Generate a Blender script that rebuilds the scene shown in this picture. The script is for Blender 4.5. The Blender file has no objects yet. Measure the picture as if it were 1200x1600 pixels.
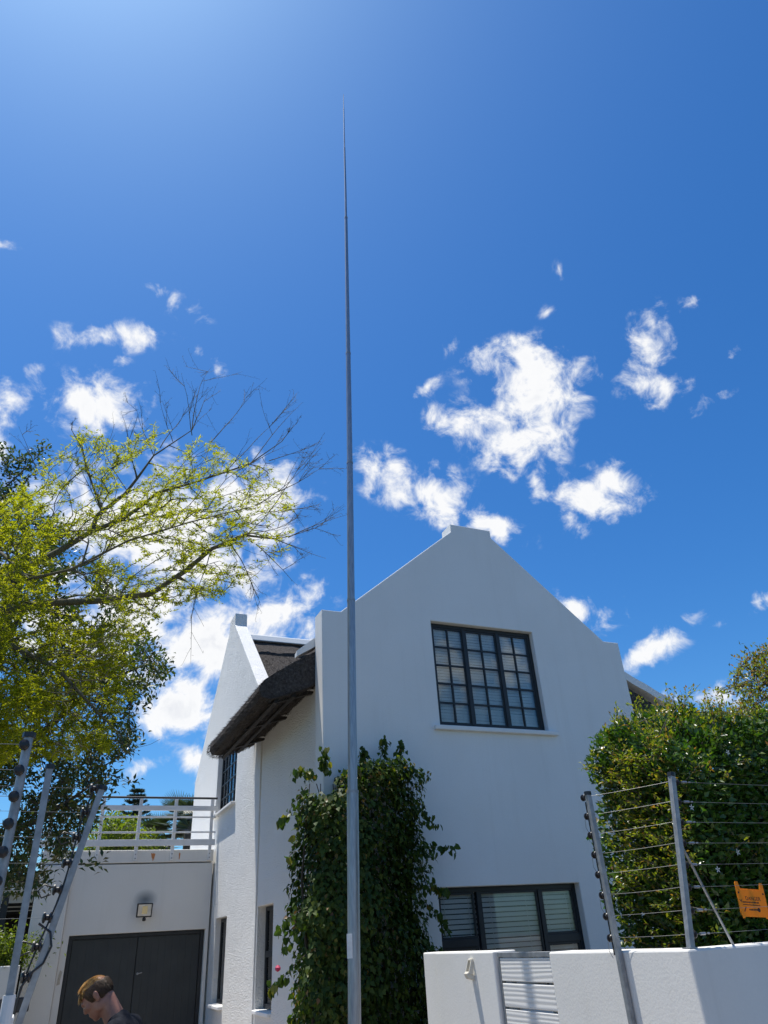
import bpy, bmesh, math, random
import numpy as np
from mathutils import Matrix, Vector, Euler, noise as mnoise

random.seed(7)
rng = np.random.default_rng(11)
scene = bpy.context.scene
COL = scene.collection

# ------------------------------------------------------------------ camera
# world axes: X along the front facade, Y along the side walls, Z up; the camera stands at x = y = 0
FPX, CAM_H = 1110.0, 1.7
PITCH, ROLL, YAW = math.radians(31.0), math.radians(-3.6), math.radians(65.4)
cp, sp = math.cos(PITCH), math.sin(PITCH)
cr, sr = math.cos(ROLL), math.sin(ROLL)
Rcam = np.array([[1, 0, 0], [0, -sp, -cp], [0, cp, -sp]]) @ np.array([[cr, -sr, 0], [sr, cr, 0], [0, 0, 1]])
Mw = np.array([[math.sin(YAW), math.cos(YAW), 0], [-math.cos(YAW), math.sin(YAW), 0], [0, 0, 1]])
RW = Mw @ Rcam
cam_data = bpy.data.cameras.new("camera")
cam = bpy.data.objects.new("camera", cam_data)
COL.objects.link(cam)
cam_data.sensor_fit = 'VERTICAL'
cam_data.sensor_height = 24.0
cam_data.lens = FPX / 1600.0 * 24.0
cam_data.clip_start = 0.05
cam_data.clip_end = 3000
m4 = Matrix(RW.tolist()).to_4x4()
m4.translation = (0, 0, CAM_H)
cam.matrix_world = m4
scene.camera = cam


def ray(x, y):
    d = RW @ np.array([x - 600.0, 800.0 - y, -FPX])
    return d / np.linalg.norm(d)


def at(x, y, dist):
    """the place in the world at that horizontal distance in the direction measured from the photograph"""
    d = ray(x, y)
    return d * (dist / math.hypot(d[0], d[1])) + np.array([0, 0, CAM_H])


# ------------------------------------------------------------------ sun, sky, exposure
SUN_EL, SUN_AZ = math.radians(74.5), math.radians(-36.0)      # azimuth from +Y, negative towards -X
sun_dir = Vector((math.cos(SUN_EL) * math.sin(SUN_AZ), math.cos(SUN_EL) * math.cos(SUN_AZ), math.sin(SUN_EL)))
sl = bpy.data.lights.new("sun", 'SUN')
sl.energy = 5.0
sl.angle = math.radians(0.53)
sl.color = (1.0, 0.955, 0.88)
sun = bpy.data.objects.new("sun", sl)
COL.objects.link(sun)
sun.rotation_euler = sun_dir.to_track_quat('Z', 'Y').to_euler()
sun.location = sun_dir * 60

scene.view_settings.view_transform = 'Standard'
scene.view_settings.look = 'None'
scene.view_settings.gamma = 1.0
scene.view_settings.exposure = 0.38
scene.render.engine = 'CYCLES'
scene.cycles.max_bounces = 8
scene.cycles.diffuse_bounces = 4
scene.cycles.transparent_max_bounces = 12

world = bpy.data.worlds.new("World")
scene.world = world
world.use_nodes = True
wn, wl = world.node_tree.nodes, world.node_tree.links
wn.clear()


def N(nodes, typ, **kw):
    n = nodes.new(typ)
    for k, v in kw.items():
        setattr(n, k, v)
    return n


wout = N(wn, 'ShaderNodeOutputWorld')
bg = N(wn, 'ShaderNodeBackground')
SKY_STRENGTH = 0.112
bg.inputs['Strength'].default_value = SKY_STRENGTH
wl.new(bg.outputs[0], wout.inputs[0])
sky = N(wn, 'ShaderNodeTexSky', sky_type='NISHITA')
sky.sun_disc = False
sky.sun_elevation = SUN_EL
sky.sun_rotation = SUN_AZ
sky.altitude = 50
sky.air_density = 1.0
sky.dust_density = 0.75
sky.ozone_density = 1.0
hs = N(wn, 'ShaderNodeHueSaturation')
hs.inputs['Saturation'].default_value = 1.34
hs.inputs['Value'].default_value = 1.0
wl.new(sky.outputs[0], hs.inputs['Color'])

# clouds: patches at directions in the sky, broken up by fractal noise
# x, y, half width, half height, tilt, strength
CLOUDS = [
    (285, 470, 62, 26, 32, 0.80), (172, 524, 72, 30, -4, 1.00), (325, 552, 44, 20.7, 25, 0.98), (12, 387, 44, 13.8, 0, 0.88),
    (40, 622, 70, 34, 5, 1.00), (165, 640, 75, 50, 10, 1.20), (5, 695, 33, 29.9, 0, 1.00), (185, 572, 22, 18.4, 0, 0.78), (78, 572, 28.6, 18.4, 0, 0.63),
    (395, 775, 100, 62, 10, 1.25), (270, 840, 160, 110, 0, 1.35), (120, 800, 120, 80, 0, 1.10), (330, 1000, 165, 75, -6, 1.45), (430, 965, 75, 48, 10, 1.20),
    (200, 960, 140, 90, 0, 1.30), (285, 1110, 95, 58, -8, 1.30), (235, 1205, 46.2, 16.1, -8, 0.88), (318, 1195, 44, 34.5, 40, 1.00), (487, 922, 39.6, 32.2, 25, 1.00), (60, 960, 120, 90, 0, 1.20),
    (762, 575, 46.2, 34.5, -20, 1.00), (835, 600, 78, 66, 15, 1.35), (735, 660, 75, 36, 10, 1.10), (805, 695, 82, 42, 15, 1.15), (862, 650, 56, 56, 0, 1.20),
    (847, 752, 19.8, 50.6, -15, 1.00), (660, 765, 105, 46, 24, 1.25), (618, 730, 52, 32, 20, 1.10), (765, 822, 66, 24, 22, 1.05), (578, 762, 26.4, 18.4, 0, 0.88), (700, 800, 60, 26, 12, 0.90),
    (1003, 545, 48, 56, 10, 1.00), (1010, 600, 55, 41.4, 10, 1.00), (1008, 492, 26.4, 29.9, 0, 1.00), (1022, 640, 19.8, 16.1, 0, 0.68), (945, 772, 74, 38, -8, 1.20), (900, 805, 33, 27.6, 30, 1.00),
    (1136, 626, 35.2, 18.4, -20, 1.00), (1150, 553, 16.5, 11.5, 0, 0.98), (1078, 463, 22, 12.65, 10, 0.88), (1078, 604, 15.4, 10.35, -30, 0.73), (1080, 660, 26.4, 11.5, 0, 0.63),
    (1020, 1005, 84, 26, -28, 1.00), (968, 945, 15.4, 25.3, 0, 0.88), (940, 955, 37.4, 29.9, 30, 1.00), (905, 950, 48.4, 27.6, 42, 1.00), (1194, 940, 26.4, 20.7, 0, 1.00), (1130, 980, 28.6, 13.8, -10, 0.68),
    (1105, 1085, 75, 26, -8, 0.90), (705, 540, 30.8, 20.7, -20, 0.70), (667, 600, 30.8, 13.8, -20, 0.70), (870, 415, 15.4, 16.1, 0, 0.56), (848, 478, 17.6, 13.8, 0, 0.53), (978, 484, 15.4, 10.35, 0, 0.68),
    (50, 1000, 120, 60, 0, 1.10), (30, 880, 90, 60, 0, 1.00),
]
tint = N(wn, 'ShaderNodeVectorMath', operation='MULTIPLY')      # a clear, deep summer blue
tint.inputs[1].default_value = (0.50, 0.80, 1.02)
wl.new(hs.outputs[0], tint.inputs[0])
wl.new(tint.outputs[0], bg.inputs['Color'])


# ------------------------------------------------------------------ materials
def new_mat(name):
    m = bpy.data.materials.new(name)
    m.use_nodes = True
    nt = m.node_tree
    nt.nodes.clear()
    out = nt.nodes.new('ShaderNodeOutputMaterial')
    p = nt.nodes.new('ShaderNodeBsdfPrincipled')
    nt.links.new(p.outputs[0], out.inputs[0])
    return m, nt, p, out


def ramp(nt, src, stops):
    r = nt.nodes.new('ShaderNodeValToRGB')
    els = r.color_ramp.elements
    els[0].position, els[0].color = stops[0][0], (*stops[0][1], 1)
    els[1].position, els[1].color = stops[-1][0], (*stops[-1][1], 1)
    for p_, c_ in stops[1:-1]:
        e_ = els.new(p_)
        e_.color = (*c_, 1)
    nt.links.new(src, r.inputs[0])
    return r.outputs[0]


def tex_noise(nt, scale, detail=4, rough=.55, stretch=None, src='Object'):
    t = nt.nodes.new('ShaderNodeTexCoord')
    n = nt.nodes.new('ShaderNodeTexNoise')
    n.inputs['Scale'].default_value = scale
    n.inputs['Detail'].default_value = detail
    n.inputs['Roughness'].default_value = rough
    if stretch:
        mp = nt.nodes.new('ShaderNodeMapping')
        mp.inputs['Scale'].default_value = stretch
        nt.links.new(t.outputs[src], mp.inputs[0])
        nt.links.new(mp.outputs[0], n.inputs['Vector'])
    else:
        nt.links.new(t.outputs[src], n.inputs['Vector'])
    return n.outputs['Fac']


def bump(nt, p, h, strength, dist):
    b = nt.nodes.new('ShaderNodeBump')
    b.inputs['Strength'].default_value = strength
    b.inputs['Distance'].default_value = dist
    nt.links.new(h, b.inputs['Height'])
    nt.links.new(b.outputs[0], p.inputs['Normal'])
    return b


def mat_noise(name, c1, c2, scale=6, rough=.7, metal=0, bscale=None, bstr=.3, bdist=.004, detail=4, stretch=None, spec=.5):
    m, nt, p, o = new_mat(name)
    f = tex_noise(nt, scale, detail, stretch=stretch)
    nt.links.new(ramp(nt, f, [(.3, c1), (.7, c2)]), p.inputs['Base Color'])
    p.inputs['Roughness'].default_value = rough
    p.inputs['Metallic'].default_value = metal
    p.inputs['Specular IOR Level'].default_value = spec
    if bscale:
        bump(nt, p, tex_noise(nt, bscale, 5, stretch=stretch), bstr, bdist)
    return m


def mix_color(nt, fac, a, b):
    x = nt.nodes.new('ShaderNodeMix')
    x.data_type = 'RGBA'
    nt.links.new(fac, x.inputs['Factor'])
    for s_, v_ in (('A', a), ('B', b)):
        if isinstance(v_, tuple):
            x.inputs[s_].default_value = (*v_, 1)
        else:
            nt.links.new(v_, x.inputs[s_])
    return x.outputs['Result']


def plaster(name, base, dirt, rough_scale, bstr, bdist, streak=.25, blot=.18):
    m, nt, p, o = new_mat(name)
    big = tex_noise(nt, 0.7, 5, .6)
    c = mix_color(nt, ramp(nt, big, [(.35, (0, 0, 0)), (.75, (blot,) * 3)]), base, dirt)
    st = tex_noise(nt, 1.0, 5, .65, stretch=(5, 5, .35))
    c = mix_color(nt, ramp(nt, st, [(.52, (0, 0, 0)), (.8, (streak,) * 3)]), c, dirt)
    fine = tex_noise(nt, 40, 3, .6)
    c = mix_color(nt, ramp(nt, fine, [(.3, (.0,) * 3), (.7, (.10,) * 3)]), c, dirt)
    nt.links.new(c, p.inputs['Base Color'])
    p.inputs['Roughness'].default_value = .85
    p.inputs['Specular IOR Level'].default_value = .25
    a = tex_noise(nt, rough_scale, 4, .6)
    b = tex_noise(nt, 2.2, 3, .5)
    ad = nt.nodes.new('ShaderNodeMath')
    ad.operation = 'MULTIPLY_ADD'
    nt.links.new(b, ad.inputs[0])
    ad.inputs[1].default_value = 1.2
    nt.links.new(a, ad.inputs[2])
    bump(nt, p, ad.outputs[0], bstr, bdist)
    return m


M = {}
M['white'] = plaster('smooth white plaster', (.80, .80, .79), (.56, .54, .50), 55, .5, .004, .20, .20)
M['rough'] = plaster('roughcast white plaster', (.80, .795, .775), (.58, .56, .51), 36, 1.0, .036, .16, .14)
M['cream'] = plaster('off white plaster', (.70, .69, .66), (.50, .48, .43), 60, .35, .003, .28, .25)
M['wallp'] = plaster('boundary wall plaster', (.74, .725, .69), (.52, .50, .45), 60, .4, .003, .40, .32)
M['coping'] = plaster('white coping plaster', (.82, .82, .81), (.62, .60, .56), 50, .4, .004, .15, .15)  # slightly lighter than the wall plasters, with fewer streaks
M['charcoal'] = mat_noise('charcoal painted timber', (.009, .011, .014), (.015, .018, .022), 9, .45, bscale=70, bstr=.12, bdist=.002)
M['door'] = mat_noise('dark grey door paint', (.020, .025, .027), (.031, .036, .037), 3, .55, bscale=40, bstr=.15, bdist=.002)
M['whitepaint'] = mat_noise('white painted board', (.66, .655, .64), (.76, .755, .745), 4, .55, bscale=60, bstr=.1, bdist=.002)
M['slat'] = mat_noise('white blind slat', (.84, .84, .83), (.88, .88, .87), 3, .5)
M['thatch'] = None
M['galv'] = mat_noise('galvanised steel', (.26, .275, .30), (.40, .415, .44), 14, .42, .85, bscale=30, bstr=.06, bdist=.002, stretch=(6, 6, .5))
M['galv2'] = mat_noise('weathered galvanised steel', (.25, .26, .27), (.38, .39, .40), 22, .55, .75)
M['wire'] = mat_noise('fence wire', (.20, .20, .20), (.30, .30, .29), 30, .5, .5)
M['black'] = mat_noise('black plastic', (.010, .010, .011), (.018, .018, .02), 20, .38)
M['timber'] = mat_noise('dark roof timber', (.012, .010, .009), (.024, .019, .016), 8, .8, bscale=40, stretch=(1, 1, 4))
M['orange'] = None
M['ink'] = mat_noise('black print', (.02, .015, .01), (.03, .02, .015), 8, .6)
M['beige'] = mat_noise('beige plastic', (.55, .51, .42), (.62, .58, .49), 8, .5)
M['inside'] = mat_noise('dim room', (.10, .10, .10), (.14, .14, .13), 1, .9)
M['sticker'] = mat_noise('white paper sticker', (.6, .6, .6), (.75, .75, .75), 30, .6)
M['pinkflower'] = mat_noise('pink petals', (.45, .02, .08), (.6, .05, .12), 20, .6)


def make_thatch():
    m, nt, p, o = new_mat('grey weathered thatch')
    a = tex_noise(nt, 1.0, 6, .7, stretch=(26, 60, 26))
    b = tex_noise(nt, 2.5, 4, .6)
    c = ramp(nt, a, [(.3, (.026, .022, .020)), (.55, (.085, .076, .071)), (.8, (.20, .187, .178))])
    c = mix_color(nt, ramp(nt, b, [(.4, (0, 0, 0)), (.8, (.5,) * 3)]), c, (.06, .052, .046))
    nt.links.new(c, p.inputs['Base Color'])
    p.inputs['Roughness'].default_value = .95
    p.inputs['Specular IOR Level'].default_value = .1
    bump(nt, p, a, 1.0, .03)
    return m


M['thatch'] = make_thatch()


def make_straw():
    m, nt, p, o = new_mat('thatch straw')
    g = nt.nodes.new('ShaderNodeNewGeometry')
    c = ramp(nt, g.outputs['Random Per Island'], [(0, (.025, .021, .019)), (.6, (.075, .066, .061)), (1, (.17, .155, .145))])
    nt.links.new(c, p.inputs['Base Color'])
    p.inputs['Roughness'].default_value = .9
    return m


M['straw'] = make_straw()


def make_glass():
    m = bpy.data.materials.new('window glass')
    m.use_nodes = True
    nt = m.node_tree
    nt.nodes.clear()
    out = nt.nodes.new('ShaderNodeOutputMaterial')
    tr = nt.nodes.new('ShaderNodeBsdfTransparent')
    tr.inputs[0].default_value = (.94, .96, .955, 1)
    gl = nt.nodes.new('ShaderNodeBsdfGlossy')
    gl.inputs['Roughness'].default_value = .015
    fr = nt.nodes.new('ShaderNodeFresnel')
    fr.inputs['IOR'].default_value = 1.5
    mx = nt.nodes.new('ShaderNodeMixShader')
    t = nt.nodes.new('ShaderNodeTexCoord')
    n = nt.nodes.new('ShaderNodeTexNoise')
    n.inputs['Scale'].default_value = 3
    nt.links.new(t.outputs['Object'], n.inputs['Vector'])
    b = nt.nodes.new('ShaderNodeBump')
    b.inputs['Strength'].default_value = .03
    nt.links.new(n.outputs['Fac'], b.inputs['Height'])
    nt.links.new(b.outputs[0], gl.inputs['Normal'])
    nt.links.new(fr.outputs[0], mx.inputs[0])
    nt.links.new(tr.outputs[0], mx.inputs[1])
    nt.links.new(gl.outputs[0], mx.inputs[2])
    nt.links.new(mx.outputs[0], out.inputs[0])
    return m


M['glass'] = make_glass()


def leaf_mat(name, cols, trans=.45, rough=.45, tcol=None, spec=.5):
    """a leaf: diffuse and a little gloss on top, light coming through it from behind; colour varies leaf by leaf"""
    m, nt, p, o = new_mat(name)
    g = nt.nodes.new('ShaderNodeNewGeometry')
    n = len(cols) - 1
    c = ramp(nt, g.outputs['Random Per Island'], [(i / n, cols[i]) for i in range(n + 1)])
    nt.links.new(c, p.inputs['Base Color'])
    p.inputs['Roughness'].default_value = rough
    p.inputs['Specular IOR Level'].default_value = spec
    tl = nt.nodes.new('ShaderNodeBsdfTranslucent')
    mu = nt.nodes.new('ShaderNodeMix')
    mu.data_type = 'RGBA'
    mu.blend_type = 'MULTIPLY'
    mu.inputs['Factor'].default_value = 1
    nt.links.new(c, mu.inputs['A'])
    mu.inputs['B'].default_value = (*(tcol or (2.2, 1.9, .7)), 1)
    nt.links.new(mu.outputs['Result'], tl.inputs['Color'])
    mx = nt.nodes.new('ShaderNodeMixShader')
    mx.inputs[0].default_value = trans
    nt.links.new(p.outputs[0], mx.inputs[1])
    nt.links.new(tl.outputs[0], mx.inputs[2])
    nt.links.new(mx.outputs[0], o.inputs[0])
    return m


M['orange'] = leaf_mat('thin orange plastic', [(.93, .40, .014), (.95, .42, .016)], .5, .4, (1, 1, 1))


# ------------------------------------------------------------------ mesh helpers
class MB:
    def __init__(self):
        self.v, self.f = [], []

    def add(self, vs, fs):
        n = len(self.v)
        self.v += [tuple(map(float, q)) for q in vs]
        self.f += [tuple(i + n for i in f) for f in fs]
        return self

    def box(self, x0, x1, y0, y1, z0, z1):
        return self.add([(x0, y0, z0), (x1, y0, z0), (x1, y1, z0), (x0, y1, z0), (x0, y0, z1), (x1, y0, z1), (x1, y1, z1), (x0, y1, z1)],
                        [(0, 3, 2, 1), (4, 5, 6, 7), (0, 1, 5, 4), (1, 2, 6, 5), (2, 3, 7, 6), (3, 0, 4, 7)])

    def prism(self, pts, axis, lo, hi):
        """polygon in the two other axes, pushed along axis"""
        n = len(pts)

        def put(p_, h):
            return {'x': (h, p_[0], p_[1]), 'y': (p_[0], h, p_[1]), 'z': (p_[0], p_[1], h)}[axis]
        vs = [put(p_, lo) for p_ in pts] + [put(p_, hi) for p_ in pts]
        fs = [tuple(range(n)), tuple(range(2 * n - 1, n - 1, -1))]
        fs += [(i, i + n, (i + 1) % n + n, (i + 1) % n) for i in range(n)]
        return self.add(vs, fs)

    def tube(self, path, rad, n=8, caps=True):
        path = [Vector(p_) for p_ in path]
        if not hasattr(rad, '__len__'):
            rad = [rad] * len(path)
        base = len(self.v)
        prev = None
        for i, p_ in enumerate(path):
            t = (path[min(i + 1, len(path) - 1)] - path[max(i - 1, 0)])
            t = t.normalized() if t.length > 1e-9 else Vector((0, 0, 1))
            if prev is None:
                a = t.cross(Vector((0, 0, 1)))
                if a.length < .05:
                    a = t.cross(Vector((1, 0, 0)))
            else:
                a = prev - t * prev.dot(t)
            a.normalize()
            prev = a
            b = t.cross(a)
            for k in range(n):
                th = 2 * math.pi * k / n
                self.v.append(tuple(p_ + (a * math.cos(th) + b * math.sin(th)) * rad[i]))
        for i in range(len(path) - 1):
            for k in range(n):
                k2 = (k + 1) % n
                self.f.append((base + i * n + k, base + i * n + k2, base + (i + 1) * n + k2, base + (i + 1) * n + k))
        if caps:                       # caps have their own points, so the sides shade cleanly
            e0 = len(self.v)
            self.v += self.v[base:base + n] + self.v[base + (len(path) - 1) * n:base + len(path) * n]
            self.f.append(tuple(e0 + k for k in range(n - 1, -1, -1)))
            self.f.append(tuple(e0 + n + k for k in range(n)))
        return self

    def lathe(self, prof, c, n=16, axis='z'):
        """prof: (radius, height) pairs"""
        base = len(self.v)
        for r_, h in prof:
            for k in range(n):
                th = 2 * math.pi * k / n
                x, y = r_ * math.cos(th), r_ * math.sin(th)
                q = {'z': (x, y, h), 'x': (h, x, y), 'y': (x, h, y)}[axis]
                self.v.append((c[0] + q[0], c[1] + q[1], c[2] + q[2]))
        for i in range(len(prof) - 1):
            for k in range(n):
                k2 = (k + 1) % n
                self.f.append((base + i * n + k, base + i * n + k2, base + (i + 1) * n + k2, base + (i + 1) * n + k))
        self.f.append(tuple(base + k for k in range(n - 1, -1, -1)))
        self.f.append(tuple(base + (len(prof) - 1) * n + k for k in range(n)))
        return self

    def mesh(self, name):
        me = bpy.data.meshes.new(name)
        me.from_pydata(self.v, [], self.f)
        me.update()
        bm = bmesh.new()
        bm.from_mesh(me)
        bmesh.ops.recalc_face_normals(bm, faces=bm.faces)
        bm.to_mesh(me)
        bm.free()
        return me

    def build(self, name, mat, parent=None, smooth=False, bevel=0, kind=None):
        o = link(name, self.mesh(name), mat, parent, smooth)
        if bevel:
            b = o.modifiers.new('bevel', 'BEVEL')
            b.width = bevel
            b.segments = 2
            b.limit_method = 'ANGLE'
        if kind:
            o['kind'] = kind
        return o


def link(name, me, mat, parent=None, smooth=False):
    o = bpy.data.objects.new(name, me)
    COL.objects.link(o)
    if mat is not None and not me.materials:
        me.materials.append(mat)
    if smooth:
        me.polygons.foreach_set('use_smooth', [True] * len(me.polygons))
    if parent is not None:
        put_under(o, parent)
    return o


def wloc(o):
    """world place of an Empty or of a part, all of them unrotated"""
    p_ = Vector(o.location)
    return p_ if o.parent is None else (Vector((0, 0, 0)) if not o.get('_moved') else p_)


def put_under(o, parent):
    o.parent = parent
    root = parent
    if parent.type == 'EMPTY' and parent.parent is None:
        o.matrix_parent_inverse = Matrix.Translation(-Vector(parent.location))
    # a part that is a mesh keeps its points in world coordinates, so nothing is undone for its children


def thing(name, label, cat, loc=(0, 0, 0), group=None):
    o = bpy.data.objects.new(name, None)
    o.empty_display_size = .2
    COL.objects.link(o)
    o.location = loc
    return tag(o, label, cat, group)


def tag(o, label=None, cat=None, group=None, kind=None):
    if label:
        o['label'] = label
    if cat:
        o['category'] = cat
    if group:
        o['group'] = group
    if kind:
        o['kind'] = kind
    return o


def np_mesh(name, V, F):
    """V (n,3), F (m,k) all the same size"""
    me = bpy.data.meshes.new(name)
    V = np.asarray(V, np.float32)
    F = np.asarray(F, np.int32)
    me.vertices.add(len(V))
    me.vertices.foreach_set('co', V.ravel())
    k = F.shape[1]
    me.loops.add(F.size)
    me.loops.foreach_set('vertex_index', F.ravel())
    me.polygons.add(len(F))
    me.polygons.foreach_set('loop_start', np.arange(0, F.size, k, dtype=np.int32))
    me.polygons.foreach_set('loop_total', np.full(len(F), k, np.int32))
    me.update(calc_edges=True)
    return me


def leaves_mesh(name, P, D, Nn, L, W, fold=.18, droop=.12):
    """one folded pointed leaf (two quads) at each place P, pointing along D, facing Nn"""
    P, D, Nn = (np.asarray(q, float) for q in (P, D, Nn))
    D = D / np.maximum(np.linalg.norm(D, axis=1, keepdims=True), 1e-9)
    S = np.cross(D, Nn)
    S /= np.maximum(np.linalg.norm(S, axis=1, keepdims=True), 1e-9)
    U = np.cross(S, D)
    L = np.asarray(L, float).reshape(-1, 1) * np.ones((len(P), 1))
    W = np.asarray(W, float).reshape(-1, 1) * np.ones((len(P), 1))
    v = np.stack([P,
                  P + D * L * .42 - S * W * .5 + U * W * fold,
                  P + D * L - U * L * droop,
                  P + D * L * .42 + S * W * .5 + U * W * fold,
                  P + D * L * .5], axis=1)
    n = len(P)
    b = (np.arange(n) * 5)[:, None]
    f = np.concatenate([b + np.array([[0, 4, 2, 1]]), b + np.array([[0, 3, 2, 4]])], axis=1).reshape(-1, 4)
    return np_mesh(name, v.reshape(-1, 3), f)


def unit(n, r=rng):
    q = r.normal(size=(n, 3))
    return q / np.linalg.norm(q, axis=1, keepdims=True)


def flat_wall(name, outer, holes, axis, front, thick, mat, parent, bev=.012):
    """wall cut from an outline with openings, edges slightly rounded; axis 'y': outline in x,z; axis 'x': outline in y,z"""
    cu = bpy.data.curves.new('outline', 'CURVE')
    cu.dimensions = '2D'
    cu.fill_mode = 'BOTH'
    for loop in [outer] + holes:
        s_ = cu.splines.new('POLY')
        s_.points.add(len(loop) - 1)
        for pt, (x, z) in zip(s_.points, loop):
            pt.co = (x, z, 0, 1)
        s_.use_cyclic_u = True
    cu.extrude = thick / 2 - bev
    cu.bevel_depth = bev
    cu.bevel_resolution = 1
    cu.offset = -bev
    tmp = bpy.data.objects.new('outline', cu)
    COL.objects.link(tmp)
    dg = bpy.context.evaluated_depsgraph_get()
    me = bpy.data.meshes.new_from_object(tmp.evaluated_get(dg))
    bpy.data.objects.remove(tmp)
    bpy.data.curves.remove(cu)
    co = np.empty(len(me.vertices) * 3, np.float32)
    me.vertices.foreach_get('co', co)
    co = co.reshape(-1, 3)
    w = np.empty_like(co)
    h = front + thick / 2
    if axis == 'y':
        w[:, 0], w[:, 1], w[:, 2] = co[:, 0], h - co[:, 2] , co[:, 1]
    else:
        w[:, 0], w[:, 1], w[:, 2] = h - co[:, 2], co[:, 0], co[:, 1]
    me.vertices.foreach_set('co', w.ravel())
    me.materials.clear()
    me.update()
    bm = bmesh.new()
    bm.from_mesh(me)
    bmesh.ops.remove_doubles(bm, verts=bm.verts, dist=1e-5)
    bmesh.ops.recalc_face_normals(bm, faces=bm.faces)
    bm.to_mesh(me)
    bm.free()
    me.name = name
    me.polygons.foreach_set('use_smooth', [False] * len(me.polygons))
    return link(name, me, mat, parent)


def rect(x0, x1, z0, z1):
    return [(x0, z0), (x1, z0), (x1, z1), (x0, z1)]



# ------------------------------------------------------------------ clouds: broken cumulus on the vault of the sky
def make_clouds():
    R = 1800.0
    patches = []
    for (x, y, rx, ry, tilt, s) in CLOUDS:
        c = ray(x, y)
        t = math.radians(tilt)
        e1 = ray(x + rx * math.cos(t), y + rx * math.sin(t)) - c
        e2 = ray(x - ry * math.sin(t), y + ry * math.cos(t)) - c
        patches.append((c, e1, e2, s))
    crng = random.Random(5)
    for k in range(40):            # the same broken cumulus goes on all round, outside the picture too
        az = math.radians(70 + 215 * (k + crng.random()) / 40 + 24)
        el = math.radians(crng.uniform(8, 42))
        c = np.array([math.sin(az) * math.cos(el), math.cos(az) * math.cos(el), math.sin(el)])
        e1 = np.cross(c, (0, 0, 1))
        e1 /= np.linalg.norm(e1)
        e2 = np.cross(c, e1)
        r = crng.uniform(.05, .13)
        patches.append((c, e1 * r, e2 * r * crng.uniform(.4, .8), crng.uniform(.8, 1.2)))
    nel, naz = 150, 620
    el = np.radians(np.linspace(3, 80, nel))
    az = np.linspace(0, 2 * math.pi, naz, endpoint=False)
    E_, A_ = np.meshgrid(el, az, indexing='ij')
    D = np.stack([np.sin(A_) * np.cos(E_), np.cos(A_) * np.cos(E_), np.sin(E_)], -1).reshape(-1, 3)
    wv = np.array([tuple(mnoise.turbulence_vector(Vector(d * 6.0), 3, False)) for d in D])
    Wp = D + (wv - wv.mean(0)) * .016
    f = np.zeros(len(D))
    for (c, e1, e2, s) in patches:
        r1, r2 = np.linalg.norm(e1), np.linalg.norm(e2)
        q = Wp - c
        u, v = q @ (e1 / r1) / (r1 * 1.14), q @ (e2 / r2) / (r2 * 1.14)
        w = q @ c / .5
        g = s * np.clip(1 - np.sqrt(u * u + v * v + w * w) / 1.35, 0, None)
        k = .12                      # smooth maximum
        h = np.clip(k - np.abs(f - g), 0, None) / k
        f = np.maximum(f, g) + h * h * h * k / 6 * (g > 0)
    f = f.reshape(nel, naz)
    idx = np.arange(nel * naz).reshape(nel, naz)
    i0, i1, i2, i3 = idx[:-1], np.roll(idx[:-1], -1, 1), np.roll(idx[1:], -1, 1), idx[1:]
    F = np.stack([i0, i1, i2, i3], -1).reshape(-1, 4)
    ff = f.ravel()
    F = F[ff[F].max(1) > .001]
    used = np.unique(F)
    remap = np.full(nel * naz, -1)
    remap[used] = np.arange(len(used))
    me = np_mesh('clouds', D[used] * R, remap[F])
    at_ = me.attributes.new('cover', 'FLOAT', 'POINT')
    at_.data.foreach_set('value', ff[used].astype(np.float32))
    m = bpy.data.materials.new('cumulus')
    m.use_nodes = True
    nt = m.node_tree
    nt.nodes.clear()
    nd, lk = nt.nodes, nt.links
    out = nd.new('ShaderNodeOutputMaterial')
    fa = N(nd, 'ShaderNodeAttribute', attribute_name='cover')
    t = nd.new('ShaderNodeTexCoord')
    cn = nd.new('ShaderNodeTexNoise')
    cn.inputs['Scale'].default_value = 24.0 / R
    cn.inputs['Detail'].default_value = 9.0
    cn.inputs['Roughness'].default_value = 0.6
    cn.inputs['Distortion'].default_value = 0.35
    lk.new(t.outputs['Object'], cn.inputs['Vector'])
    cm = N(nd, 'ShaderNodeMath', operation='MULTIPLY_ADD')
    cm.inputs[1].default_value = 2.7
    cm.inputs[2].default_value = -1.56
    lk.new(cn.outputs['Fac'], cm.inputs[0])
    gt = nd.new('ShaderNodeMapRange')
    gt.inputs['From Min'].default_value = 0.02
    gt.inputs['From Max'].default_value = 0.35
    lk.new(fa.outputs['Fac'], gt.inputs['Value'])
    cg = N(nd, 'ShaderNodeMath', operation='MULTIPLY_ADD')
    lk.new(cm.outputs[0], cg.inputs[0])
    lk.new(gt.outputs[0], cg.inputs[1])
    lk.new(fa.outputs['Fac'], cg.inputs[2])
    al = N(nd, 'ShaderNodeMapRange', interpolation_type='SMOOTHSTEP')
    al.inputs['From Min'].default_value = 0.15
    al.inputs['From Max'].default_value = 0.9
    al.inputs['To Max'].default_value = 0.97
    lk.new(cg.outputs[0], al.inputs['Value'])
    hf = N(nd, 'ShaderNodeMath', operation='MULTIPLY')
    hf.inputs[1].default_value = 0.62
    lk.new(cg.outputs[0], hf.inputs[0])
    col = ramp(nt, hf.outputs[0], [(.2, (.80, .86, .95)), (.5, (1, 1, 1)), (.7, (.97, .975, .985)), (1, (.78, .80, .85))])  # cloud shading is painted: greyer where the cover is dense
    em = nd.new('ShaderNodeEmission')
    em.inputs['Strength'].default_value = CLOUD_LEVEL
    lk.new(col, em.inputs['Color'])
    tr = nd.new('ShaderNodeBsdfTransparent')
    mx = nd.new('ShaderNodeMixShader')
    lk.new(al.outputs[0], mx.inputs[0])
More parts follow.
